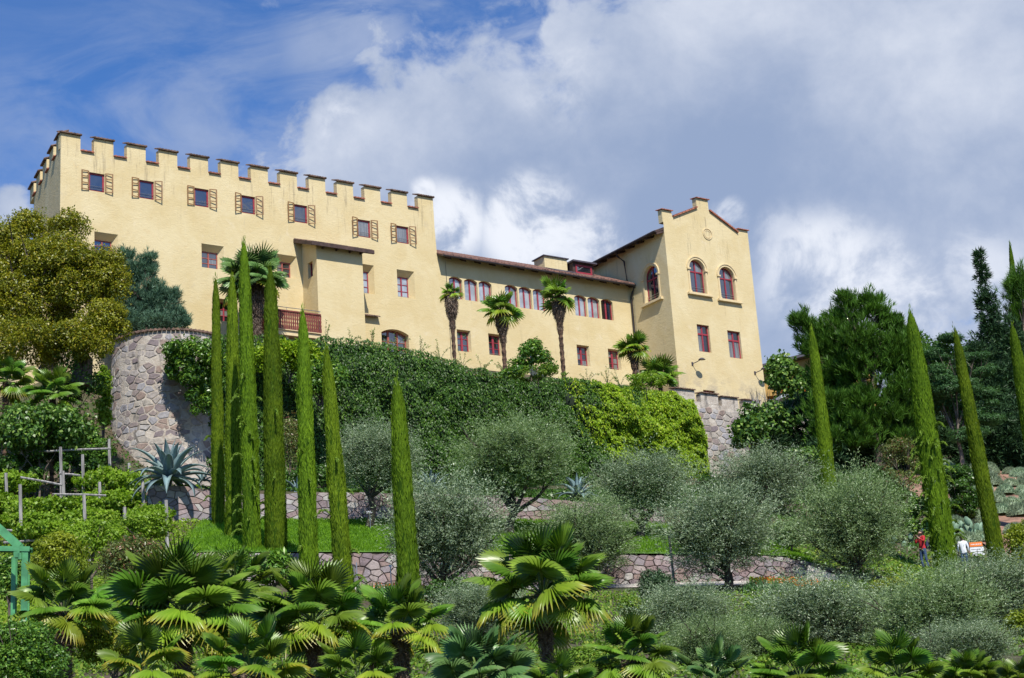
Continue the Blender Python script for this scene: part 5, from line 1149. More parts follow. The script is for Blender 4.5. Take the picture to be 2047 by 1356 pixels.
for lab, sp, mt, nn, sd in [('glossy wisteria draped over the shoulder of the stone tower', [(395, 708, 150, 80, 90), (362, 735, 80, 60, 90), (402, 800, 70, 100, 90.3), (350, 700, 60, 46, 90), (388, 755, 80, 70, 90), (425, 740, 60, 130, 90.5)], L_SHRUB, 13000, 810),
        ('magnolia-like shrub with dark glossy leaves before the lower wing windows', [(1062, 708, 76, 56, 99), (1040, 728, 50, 40, 99), (1085, 722, 50, 44, 99), (1068, 690, 40, 30, 99), (1100, 740, 50, 30, 99), (1030, 745, 70, 34, 99)], L_SHRUB, 3600, 830)]:
    V, F = tree_crown(sp, nn, .23, .10, sd, .34, 60); c = P(sp[0][0], sp[0][1] + 45, sp[0][4] + .3); st = stems_mb(c, P(sp[0][0], sp[0][1], sp[0][4]), .022, P(sp[0][0], sp[0][1], sp[0][4]), (1, .4, .9), 8, sd)
    plant('climbing_shrub' if sd == 810 else 'shrub', lab, 'climber' if sd == 810 else 'shrub', c, V, F, mt, st, M_BARK)
BS = [('shrub', 'dark shrub between the trunk of the stone pine and the large olive', 'shrub', 1755, 975, 110, 90, 86, L_DARK, dict(ll=.15, lw=.08, n=6000, n_sub=40)),
      ('shrub', 'mid green shrub left of the shaggy cypress base', 'shrub', 1845, 1040, 80, 110, 78, L_SHRUB, dict(ll=.14, lw=.08, n=5000, n_sub=40)),
      ('shrub', 'green shrub under the fig tree at the old wall', 'shrub', 1600, 930, 120, 80, 92, L_FIG, dict(ll=.18, lw=.12, n=4500, n_sub=40)),

      ('shrub', 'low wispy green growth under the magnolia-like shrub', 'shrub', 1075, 748, 130, 36, 99, L_COVER, dict(ll=.13, lw=.06, n=2400, base_drop=.4)),
      ('shrub', 'bright leafy undergrowth at the foot of the squat windmill palm', 'shrub', 1290, 762, 100, 42, 103, L_VINE, dict(ll=.16, lw=.08, n=1800, base_drop=.3)),
      ('fig_bush', 'wide dark fig bush on the slope left of the stone tower', 'fig bush', 80, 860, 230, 120, 78, L_FIG, dict(ll=.20, lw=.15, n=11000, n_sub=60, rs=.7)),
      ('shrub', 'dark shrubbery under the wide fig bush', 'shrub', 90, 940, 260, 90, 79, L_DARK, dict(ll=.18, lw=.11, n=8000, n_sub=40)),
      ('shrub', 'dark leafy shrub squeezed against the left side of the stone tower', 'shrub', 185, 905, 90, 100, 82, L_SHRUB, dict(ll=.15, lw=.09, n=4500)),
      ('ivy', 'ivy climbing the left flank of the stone tower', 'ivy', 206, 805, 34, 180, 88.5, L_VINE, dict(ll=.16, lw=.12, n=2600, n_sub=30, rs=.3)),
      ('shrub', 'dark shady shrub under the bronze-green tree', 'shrub', 140, 775, 150, 70, 84, L_DARK, dict(ll=.16, lw=.1, n=4000)),
      ('shrub', 'yellow-green shrub right of the green steel frame', 'shrub', 120, 1120, 130, 120, 52, L_YELLOW, dict(ll=.12, lw=.05, n=9000, n_sub=50, rs=.3)),
      ('shrub', 'leafy green shrub above the lower left fan palms', 'shrub', 185, 1080, 140, 90, 56, L_VINE, dict(ll=.12, lw=.06, n=7000, n_sub=50, rs=.3)),
      ('photinia_bush', 'reddish green bush above the largest lower left fan palm', 'bush', 262, 1125, 150, 120, 50, L_PHOT, dict(ll=.11, lw=.04, n=10000, n_sub=50, rs=.3)),
      ('shrub', 'bright light green shrub below the huge agave', 'shrub', 290, 1050, 120, 70, 61, L_VINE, dict(ll=.12, lw=.06, n=7000, n_sub=40, rs=.3)),
      ('shrub', 'dark green shrub behind the green steel frame', 'shrub', 22, 1160, 80, 110, 45, L_SHRUB, dict(ll=.10, lw=.05, n=5000, n_sub=40, rs=.25)),
      ('shrub', 'dense dark bush filling the bottom left corner', 'shrub', 35, 1330, 230, 200, 24.5, L_SHRUB, dict(ll=.06, lw=.03, n=22000, n_sub=110, rs=.16)),
      ('loquat_bush', 'glossy large-leaved bush at the foot of the dense tall cypress', 'bush', 545, 1140, 110, 80, 56.5, L_SHRUB, dict(ll=.24, lw=.07, n=2600, n_sub=40, rs=.3, up=.8)),
      ('loquat_bush', 'smaller glossy bush on the lower wall left of the ragged cypress', 'bush', 455, 1125, 110, 50, 58, L_SHRUB, dict(ll=.22, lw=.07, n=2000, n_sub=30, rs=.3, up=.8)),
      ('shrub', 'olive-green upright shrub left of the shaggy cypress', 'shrub', 1800, 930, 90, 160, 82, L_PHOT, dict(ll=.12, lw=.04, n=7000, n_sub=40)),
      ('shrub', 'dark round shrub between the shaggy and smooth cypresses', 'shrub', 1915, 990, 100, 150, 84, L_DARK, dict(ll=.15, lw=.08, n=7000, n_sub=40)),
      ('shrub', 'shady shrub behind the large rounded olive tree', 'shrub', 1790, 1020, 110, 110, 80, L_DARK, dict(ll=.14, lw=.08, n=5000, n_sub=40)),
      ('shrub', 'yellow-green shrub at the right picture edge', 'shrub', 2040, 1110, 70, 140, 66, L_YELLOW, dict(ll=.12, lw=.06, n=5000, n_sub=40, rs=.35)),
      ('shrub', 'small yellow-green shrub beside the dark olive at the right edge', 'shrub', 2040, 1250, 60, 60, 44, L_YELLOW, dict(ll=.09, lw=.05, n=2500, n_sub=24, rs=.2)),
      ('shrub', 'feathery grey-green shrub between two big olives above the wall', 'shrub', 1580, 1068, 110, 70, 66, L_OLIVE2, dict(ll=.13, lw=.03, n=6000, n_sub=30, rs=.3)),
      ('shrub', 'dark bluish conifer shrub at the foot of the lower wall', 'shrub', 1308, 1172, 78, 75, 56, L_SPRUCE, dict(ll=.10, lw=.03, n=6000, n_sub=40, rs=.25)),
      ('shrub', 'mossy yellow-green mound between the two lower olives', 'shrub', 1525, 1215, 80, 60, 50, L_COVER, dict(ll=.08, lw=.05, n=3500, n_sub=30, rs=.2)),
      ('shrub', 'low yellow-green shrub below the people', 'shrub', 1775, 1175, 90, 45, 56, L_YELLOW, dict(ll=.09, lw=.05, n=3500, n_sub=30, rs=.2)),
      ('shrub', 'small round green shrub in front of the low olive bush', 'shrub', 1262, 1215, 50, 50, 47, L_COVER, dict(ll=.08, lw=.05, n=2000, n_sub=20, rs=.2)),
      ('shrub', 'dark shady shrub under the large olive behind the lone cypress', 'shrub', 905, 1185, 140, 60, 56, L_DARK, dict(ll=.12, lw=.06, n=4000, n_sub=30, rs=.3)),
      ('shrub', 'dark undergrowth at the foot of the creeper wall on the left', 'shrub', 640, 955, 160, 60, 80, L_DARK, dict(ll=.14, lw=.07, n=5000, n_sub=30, rs=.4)),
      ('shrub', 'olive-green upright shrub between the balcony cypress pair', 'shrub', 580, 890, 70, 150, 82, L_PHOT, dict(ll=.12, lw=.04, n=5000, n_sub=40, rs=.4)),
      ('shrub', 'dark undergrowth between the first and second lawn olives', 'shrub', 930, 960, 120, 70, 80, L_DARK, dict(ll=.14, lw=.07, n=4000, n_sub=30, rs=.4)),
      ('shrub', 'dark undergrowth left of the olive at the old wall', 'shrub', 1420, 985, 90, 90, 84, L_DARK, dict(ll=.14, lw=.07, n=3500, n_sub=30, rs=.4)),
      ('shrub', 'dark hedge-like shrub in the shade right of the olive at the old wall', 'shrub', 1640, 985, 110, 90, 88, L_DARK, dict(ll=.16, lw=.08, n=4500, n_sub=30, rs=.5)),
      ('shrub', 'tall yellow-green shrub behind the fan palm group at the bottom left', 'shrub', 230, 1290, 200, 110, 31, L_YELLOW, dict(ll=.07, lw=.035, n=9000, n_sub=70, rs=.2)),
      ('shrub', 'yellow-green shrub between the two flowering fan palms', 'shrub', 480, 1290, 170, 110, 32, L_YELLOW, dict(ll=.07, lw=.035, n=9000, n_sub=70, rs=.2)),
      ('shrub', 'leafy shrub low behind the palm at the foot of the lone cypress', 'shrub', 740, 1300, 150, 100, 33, L_SHRUB, dict(ll=.07, lw=.035, n=9000, n_sub=70, rs=.2)),
      ('shrub', 'shrub with pale leaves right of the tall central palm trunk', 'shrub', 1180, 1330, 170, 90, 33, L_COVER, dict(ll=.07, lw=.035, n=9000, n_sub=70, rs=.2))]
for i, (nm, lab, cat, px, py, w_, h_, Y, mt, kw) in enumerate(BS): bush(nm, lab, cat, px, py, w_, h_, Y, mt, seed=500 + i * 3, **kw)

for i, (lab, px, py, w_, h_, Y) in enumerate([('dark dense tree behind the stone pine, low between the fig and the slim cypress', 1640, 800, 190, 170, 122), ('dark dense tree behind the shaggy cypress', 1865, 775, 190, 230, 122), ('dark dense tree behind the dark conifer at the right edge', 2010, 780, 220, 300, 124), ('low dark tree between the shaggy cypress and the conifer', 1930, 880, 170, 130, 120), ('low dark tree behind the trunk of the stone pine', 1750, 890, 220, 130, 118), ('dark tree filling the gap left of the palace annex', 20, 700, 190, 130, 104)]):
    bush('broadleaf_tree', lab, 'tree', px, py, w_, h_, Y, L_DARK, .30, .16, 9000, 900 + i * 4, 46, r0=.2, rs=1.1)
# ------------------------------------------------------------------ cushion plants and prickly pears on the right slope
g = random.Random(12)
cm = []
for s in range(3):
    d = unit(1100); d[:, 2] = np.abs(d[:, 2]); C = d * np.array([1, 1, .62]); V, F = leaves(C, d + rng.normal(size=d.shape) * .25, rng.normal(size=d.shape), .26, .04)
    bm_ = []; n1_, n2_ = 10, 5
    for j in range(n2_ + 1):
        for i in range(n1_): a = 2 * math.pi * i / n1_; t = math.pi / 2 * j / n2_; bm_.append((.92 * math.cos(a) * math.cos(t), .92 * math.sin(a) * math.cos(t), .56 * math.sin(t)))
    Fb = [(j * n1_ + i, j * n1_ + (i + 1) % n1_, (j + 1) * n1_ + (i + 1) % n1_, (j + 1) * n1_ + i) for j in range(n2_) for i in range(n1_)]
    V, F = merge([(V, F), (np.array(bm_), np.array(Fb))]); cm.append(np_mesh('cushion_plant', V, F, L_LAV))
k = 0
for row, Y in enumerate(np.arange(78, 111, 3.3)):
    for px in np.arange(1885 + (row % 2) * 20, 2160, 40):
        q = on_ground(px + g.uniform(-11, 11), Y + g.uniform(-1.1, 1.1)); s = g.uniform(.45, .75)
        if proj(q)[1] > 1115 or g.random() < .08: continue
        o = link('cushion_plant', cm[k % 3]); k += 1; o.location = (q[0], q[1], q[2] + .12); o.scale = (s, s * g.uniform(.8, 1), s * g.uniform(1.35, 1.8)); o.rotation_euler = (0, 0, g.uniform(0, 6))
        tag(o, 'grey-green domed cushion plant on the reddish slope at the right', 'cushion plant', 'cushion plants on the reddish slope')
def prickly(label, px, py, wpx, hpx, Y, n, seed):
    b = P(px, py + hpx / 2, Y); root = thing('prickly_pear', label, 'cactus', b, 0, 'prickly pears behind the signboards'); r = random.Random(seed)
    pm = MB(); N_ = 14
    ring = [(.15 * math.cos(2 * math.pi * i / N_), .24 + .24 * math.sin(2 * math.pi * i / N_)) for i in range(N_)]
    for s, y in ((1, -.02), (1, .02)): pass
    a = [pm.pt((x, 0, z)) for x, z in ring]; f = [pm.pt((x * .8, -.035, .24 + (z - .24) * .8)) for x, z in ring]; bk = [pm.pt((x * .8, .035, .24 + (z - .24) * .8)) for x, z in ring]
    for i in range(N_): j = (i + 1) % N_; pm.f.append((a[i], a[j], f[j], f[i])); pm.f.append((a[j], a[i], bk[i], bk[j]))
    pm.f.append(tuple(f)); pm.f.append(tuple(reversed(bk))); me = pm.mesh('pad', L_CACTUS, True); W = wpx * mpp(Y); H = hpx * mpp(Y)
    for i in range(n):
        t = r.random(); link('pad', me, root, Matrix.Translation((r.uniform(-.5, .5) * W * (1 - .3 * t), r.uniform(-.4, .4), t * (H - .4))) @ Matrix.Rotation(r.uniform(-1.2, 1.2), 4, 'Z') @ Matrix.Rotation(r.uniform(-.7, .7), 4, 'Y') @ Matrix.Scale(r.uniform(.75, 1.15), 4))
prickly('prickly pear clump behind the two signboards', 1952, 1082, 110, 95, 79, 60, 1)
prickly('prickly pear clump between the large olive and the person in red', 1812, 1108, 110, 95, 78, 45, 2)

# ------------------------------------------------------------------ pergola posts, beams and vines on the left slope
root = thing('vine_pergola', 'weathered grey wooden vine trellis of posts and beams on the left slope', 'trellis', on_ground(130, 72)); o0 = np.array(root.location)
for (px, pt, pb_, Y) in [(12, 952, 1035, 76), (40, 975, 1095, 70), (121, 900, 965, 78), (126, 948, 1020, 75), (165, 915, 960, 78), (168, 996, 1065, 70), (218, 884, 935, 80), (199, 970, 1005, 75), (249, 1020, 1052, 68), (285, 963, 1008, 74), (332, 1006, 1045, 69), (178, 1060, 1095, 66), (258, 932, 960, 79)]:
    Y -= 1.8; pt -= 6; t = P(px, pt, Y) - o0; b = P(px + 2, pb_, Y) - o0; gb = ground_z(t[0] + o0[0], Y) - o0[2]; mb = MB(); b2 = Vector((b[0], b[1], min(b[2], gb) - .2)); mb.tube([b2, Vector(t).lerp(b2, .5) + Vector((.02, 0, 0)), Vector(t)], [.08, .075, .07], 7); mb.build('post', M_POST, root)
for (a, b_, Y) in [((60, 958), (124, 970), 74.8), ((128, 948), (160, 951), 76.6), ((130, 989), (212, 991), 74), ((0, 1060), (158, 1069), 69.8), ((42, 1083), (158, 1076), 69.5), ((205, 1003), (225, 1004), 75), ((110, 902), (222, 897), 79.5), ((160, 1078), (200, 1079), 66)]:
    Y -= 1.9; mb = MB(); p, q = P(*a, Y) - o0, P(*b_, Y) - o0; p2 = p + (p - q) * .3; mb.tube([p2, (p + q) / 2 + np.array([0, 0, .02]), q], .05, 6); mb.build('beam', M_POST, root)
VN = [('vine foliage along the foot of the trellis', 110, 1062, 200, 40, 67), ('vine foliage between trellis and photinia', 200, 1005, 120, 60, 73), ('vine leaves hanging at the left edge of the trellis', 10, 1010, 120, 60, 72.5), ('vine row beside the stone tower, over the topmost posts', 215, 965, 170, 75, 76), ('vine row at the left edge over the first posts', 30, 965, 110, 55, 74), ('vine foliage right of the tall double post', 235, 1005, 130, 60, 72.5),
      ('bright vine row across the middle of the trellis', 95, 1020, 190, 55, 71.5), ('vine foliage between the middle posts', 175, 1040, 150, 50, 69.5), ('vine row above the long lower beams', 60, 1045, 150, 40, 69), ('vine foliage under the huge agave', 300, 1030, 100, 45, 70), ('sprawling vine at the lower right end of the trellis', 225, 1070, 150, 45, 66.5)]
for i, (lab, px, py, w_, h_, Y) in enumerate(VN): bush('grape_vine', lab, 'vine', px, py + 4, w_, h_ * .8, Y + 1.2, L_VINE, ll=.14, lw=.12, n=7500, seed=700 + i * 5, n_sub=90, rs=.24, flat=1.0, depth=.9, sprig=.42, group='grape vines on the trellis')

# ------------------------------------------------------------------ grass, ground cover, flower beds
def scatter(name, label, n, sampler, mat, ll, lw, kind='grass', seed=1):
    g = np.random.default_rng(seed); pts = sampler(g, n); m_ = len(pts)
    if kind == 'grass': D = np.array([0, 0, 1.0]) + g.normal(size=(m_, 3)) * .35; N = g.normal(size=(m_, 3)); Ln = ll * g.uniform(.6, 1.4, m_); C = pts + np.array([0, 0, 1]) * (Ln * .4)[:, None]
    else: N = np.array([0, -.4, 1.0]) + g.normal(size=(m_, 3)) * .5; D = g.normal(size=(m_, 3)); Ln = ll * g.uniform(.6, 1.3, m_); C = pts + np.array([0, 0, 1]) * (g.random(m_) * .16)[:, None]
    V, F = leaves(C, D, N, Ln, lw); tag(link(name, np_mesh(name, V, F, mat)), label, None, kind='stuff')
def lawn_pts(g, n):
    y = g.uniform(62.5, 72.8, n); x = g.uniform(LX[0], LX[-1], n); return np.array([(a, b, ground_z(a, b) + .10) for a, b in zip(x, y)])
scatter('grass', 'short bright green grass on the lawn between the two stone walls', 60000, lawn_pts, L_GRASS, .13, .035, 'grass', 1)
def area(px0, px1, Y0, Y1, clump=.5, thr=.0):
    def f(g, n):
        y = g.uniform(Y0, Y1, n); px = g.uniform(px0, px1, n); out = []
        for a, b in zip(px, y):
            p = on_xy(a, b)
            if noise.noise(Vector((p[0] * clump, b * clump, 7))) > thr - .25: out.append(p)
        return np.array(out)
    return f
def on_xy(px, Y):
    x = (px - 1023.5) / FPX * Y * 1.02; z = ground_z(x, Y); x = P(px, proj((x, Y, z))[1], Y)[0]; return (x, Y, gz(x, Y))
scatter('ground_cover', 'low leafy ground cover on the soil among the olives and palms', 90000, area(-60, 2120, 33, 58.5, .5, -.1), L_COVER, .11, .07, 'cover', 2)
scatter('undergrowth', 'yellow-green low growth between the foreground palms', 100000, area(-80, 2140, 19, 34, .8, -.9), L_COVER, .09, .055, 'cover', 12)
scatter('undergrowth', 'dark leafy undergrowth on the bank above the upper stone wall', 26000, area(-60, 1850, 73.5, 96, .4, -.1), L_DARK, .22, .13, 'cover', 3)
scatter('undergrowth', 'green weeds along the trellis slope on the left', 30000, area(-60, 400, 50, 80, .5, -.4), L_VINE, .15, .09, 'cover', 4)
scatter('undergrowth', 'dry green undergrowth in the shade of the pines on the right', 9000, area(1500, 2100, 92, 118, .4, .0), L_DARK, .25, .12, 'cover', 5)
def clump_rows(name, label, cat, px0, px1, Y, n, mat, h, seed, group):
    g = np.random.default_rng(seed)
    for i in range(n):
        q = on_ground(px0 + (px1 - px0) * (i + g.uniform(.2, .8)) / n, Y + g.uniform(-.4, .4)); k = 26; C = g.normal(size=(k, 3)) * np.array([.10, .10, 0]); L = h * g.uniform(.6, 1.1, k); D = np.array([0, 0, 1.0]) + g.normal(size=(k, 3)) * .28; C[:, 2] = L * .45
        V, F = leaves(C, D, g.normal(size=(k, 3)), L, .05); o = link(name, np_mesh(name, V, F, mat)); o.location = q; tag(o, label, cat, group)
scatter('undergrowth', 'low green plants on the slope between path and cushion plants', 16000, area(1500, 2100, 58, 76, .5, -.1), L_COVER, .16, .10, 'cover', 6)
clump_rows('iris_clump', 'clump of sword-shaped iris leaves by the lower wall left of the lone cypress', 'iris', 712, 790, 58.2, 7, L_IRIS, .55, 1, 'iris clumps left of the lone cypress')
clump_rows('iris_clump', 'clump of iris leaves under the wide olive beside the orange flowers', 'iris', 1490, 1590, 57.2, 8, L_IRIS, .6, 2, 'iris clumps by the orange flowers')
def flowers(name, label, px0, px1, Y, n, seed):
    g = np.random.default_rng(seed); q = np.array([on_xy(a, Y + b) for a, b in zip(g.uniform(px0, px1, n), g.uniform(-.5, .5, n))]); q[:, 2] += g.uniform(.2, .45, n); c = q.mean(0)
    V, F = leaves(q - c, g.normal(size=(n, 3)), np.array([0, -1, 1.0]) + g.normal(size=(n, 3)) * .5, .07, .06); o = link(name, np_mesh(name, V, F, L_FLOWER)); o.location = c; tag(o, label, 'flower bed', kind='stuff')
flowers('flowers', 'band of orange and red flowers below the pale concrete slab', 1505, 1640, 58.0, 420, 3); flowers('flowers', 'thin band of orange flowers behind the lone cypress', 745, 940, 58.4, 240, 4)

# ------------------------------------------------------------------ made things
# green steel frame of a lift or gantry at the left edge
Yg = 38; fr = thing('green_steel_frame', 'green painted steel gantry frame at the left picture edge', 'steel frame', on_ground(30, Yg)); o0 = np.array(fr.location); s = mpp(Yg)
def bar(a, b, w, d, name, Y=Yg, dy=0.0):
    p, q = P(*a, Y) - o0, P(*b, Y) - o0; ax = Vector(q - p).normalized(); sd = ax.cross(Vector((0, 1, 0))).normalized() * w / 2; dd = Vector((0, d / 2, 0)); off = Vector((0, dy, 0)); mb = MB(); p = Vector(p) + off; q = Vector(q) + off
    def flange(c, hw, hd):
        S = sd.normalized() * hw; D2 = Vector((0, hd, 0)); mb.hexa([p + c - S - D2, p + c + S - D2, p + c + S + D2, p + c - S + D2, q + c - S - D2, q + c + S - D2, q + c + S + D2, q + c - S + D2])
    flange(Vector((0, -d / 2, 0)), w / 2, .012); flange(Vector((0, d / 2, 0)), w / 2, .012); flange(Vector((0, 0, 0)), .012, d / 2 - .013)
    mb.build(name, M_GREENPAINT, fr)
bar((52, 1103), (47, 1420), 13 * s, .16, 'post'); bar((8, 1103), (2, 1420), 9 * s, .12, 'post', Yg, .8); bar((-80, 1097), (62, 1099), 10 * s, .2, 'crossbeam'); bar((-40, 1022), (40, 1094), 15 * s, .16, 'brace', Yg, .02)
bar((36, 1104), (36, 1116), 12 * s, .1, 'bracket', Yg, -.05); mb = MB(); c = P(40, 1110, Yg - .1) - o0; mb.tube([c + np.array([0, 0, -.1]), c + np.array([0, 0, .05])], .05, 8); mb.build('bolt_sleeve', M_GREENPAINT, fr)
# litter bin
bn = thing('litter_bin', 'grey metal litter bin against the lower wall beside the shorter cypress', 'bin', on_ground(704, 61.2)); mb = MB()
mb.tube([(0, 0, .12), (0, 0, .78)], .14, 16); mb.build('bin_body', M_STEEL, bn); mb = MB(); mb.tube([(0, 0, .80), (0, 0, .84), (0, 0, .88)], [.16, .16, .08], 16); mb.build('lid', M_LEAD, bn)
mb = MB(); mb.box(-.20, .10, 0, -.16, .14, .95); mb.box(.16, .10, 0, .20, .14, .95); mb.box(-.16, .105, .5, .16, .135, .54); mb.build('stand', M_STEEL, bn)
# tree stake by an olive, plant label on the stake
q = on_ground(1350, 58.5); mb = MB(); mb.tube([(0, 0, -.2), (-.02, 0, 1.0), (-.03, 0, 1.95)], .045, 7); o = mb.build('tree_stake', M_POST, None); o.location = q; tag(o, 'thin grey wooden stake in front of the lower wall under the wide olive', 'stake')
q = on_ground(783, 59.2); mb = MB(); mb.tube([(0, 0, -.1), (0, 0, .95)], .02, 6); mb.box(-.05, -.015, .95, .05, .015, 1.02); o = mb.build('marker_post', M_STEEL, None); o.location = q; tag(o, 'slim metal marker post left of the lone stout cypress', 'post')
pl_ = thing('plant_label', 'small dark plant label with white lettering at the trunk of the first lawn olive', 'label', P(739, 1024, 69.3)); mb = MB(); mb.box(-.17, -.01, -.09, .17, .01, .09); mb.build('label_plate', M_DARK, pl_)
for k, z in enumerate((.03, -.03)):
    mb = MB(); x = -.13
    for L in ((.05, .02, .06, .04) if k else (.03, .07, .04)): mb.box(x, -.014, z - .012, x + L, -.011, z + .012); x += L + .02
    mb.build('lettering', M_WHITE, pl_)
mb = MB(); mb.tube([(0, .02, -1.2), (0, .02, -.1)], .012, 5); mb.build('stake', M_STEEL, pl_)
# pale concrete slab (stair cheek) at the end of the lower wall
a, b2 = P(1610, 1168, 60.6), P(1692, 1172, 60.6); a2, b3 = P(1616, 1130, 60.6), P(1675, 1152, 60.6)
mb = MB(); c0 = np.array(a); L = [a, b2, b3, a2]; mb.hexa([tuple(np.array(p) - c0) for p in (L[0], L[1], np.array(L[1]) + [0, .3, 0], np.array(L[0]) + [0, .3, 0], L[3], L[2], np.array(L[2]) + [0, .3, 0], np.array(L[3]) + [0, .3, 0])])
o = mb.build('concrete_slab', M_CONCRETE, None); o.location = c0; tag(o, 'pale sloping concrete slab closing the right end of the lower stone wall', 'slab')
# signboards
def sign(label, px, py, Y, w, rows, head, tilt=0.0):
    c = P(px, py, Y); gzz = ground_z(c[0], Y); root = thing('signboard', label, 'sign', (c[0], c[1], gzz)); h0 = c[2] - gzz; z = h0
    mb = MB(); mb.tube([(-w / 2 - .04, .03, -.2), (-w / 2 - .04, .03, h0 + .05)], .03, 7); mb.build('post', M_STEEL, root)
    if len(rows) < 3: mb = MB(); mb.tube([(w / 2 + .04, .03, -.2), (w / 2 + .04, .03, h0 + .05)], .03, 7); mb.build('post', M_STEEL, root)
    r = random.Random(px)
    for k, (hh, mt) in enumerate(rows):
        mb = MB(); ar = .06 if len(rows) >= 3 and k else 0; z0 = z - hh; mb.prism([(-w / 2, z0), (-w / 2, z), (w / 2, z), (w / 2 + ar, (z + z0) / 2), (w / 2, z0)], -.015, .015); p = mb.build('plate', mt, root)
        mb = MB(); nl = max(1, int(hh / .13))
        for q in range(nl):
            zz = z - hh * (q + .5) / nl; x = -w / 2 + .06
            while x < w / 2 - .1: L_ = r.uniform(.03, .09); mb.box(x, -.019, zz - .018, x + L_, -.016, zz + .018); x += L_ + .022
        mb.build('lettering', M_LEAD if mt is not M_ORANGE else M_WHITE, p); z = z0 - .03
sign('direction sign with an orange header over three white arrow plates', 1950, 1084, 76, .58, [(.20, M_ORANGE), (.20, M_WHITE), (.18, M_WHITE), (.18, M_WHITE)], 1)
sign('low information board with an orange header right of the direction sign', 1962, 1121, 75.5, .70, [(.17, M_ORANGE), (.42, M_WHITE)], 1)
sign('white information board with a green stripe behind the person in white', 1927, 1113, 76.3, .62, [(.42, M_WHITE), (.12, M_GREENPAINT)], 1)
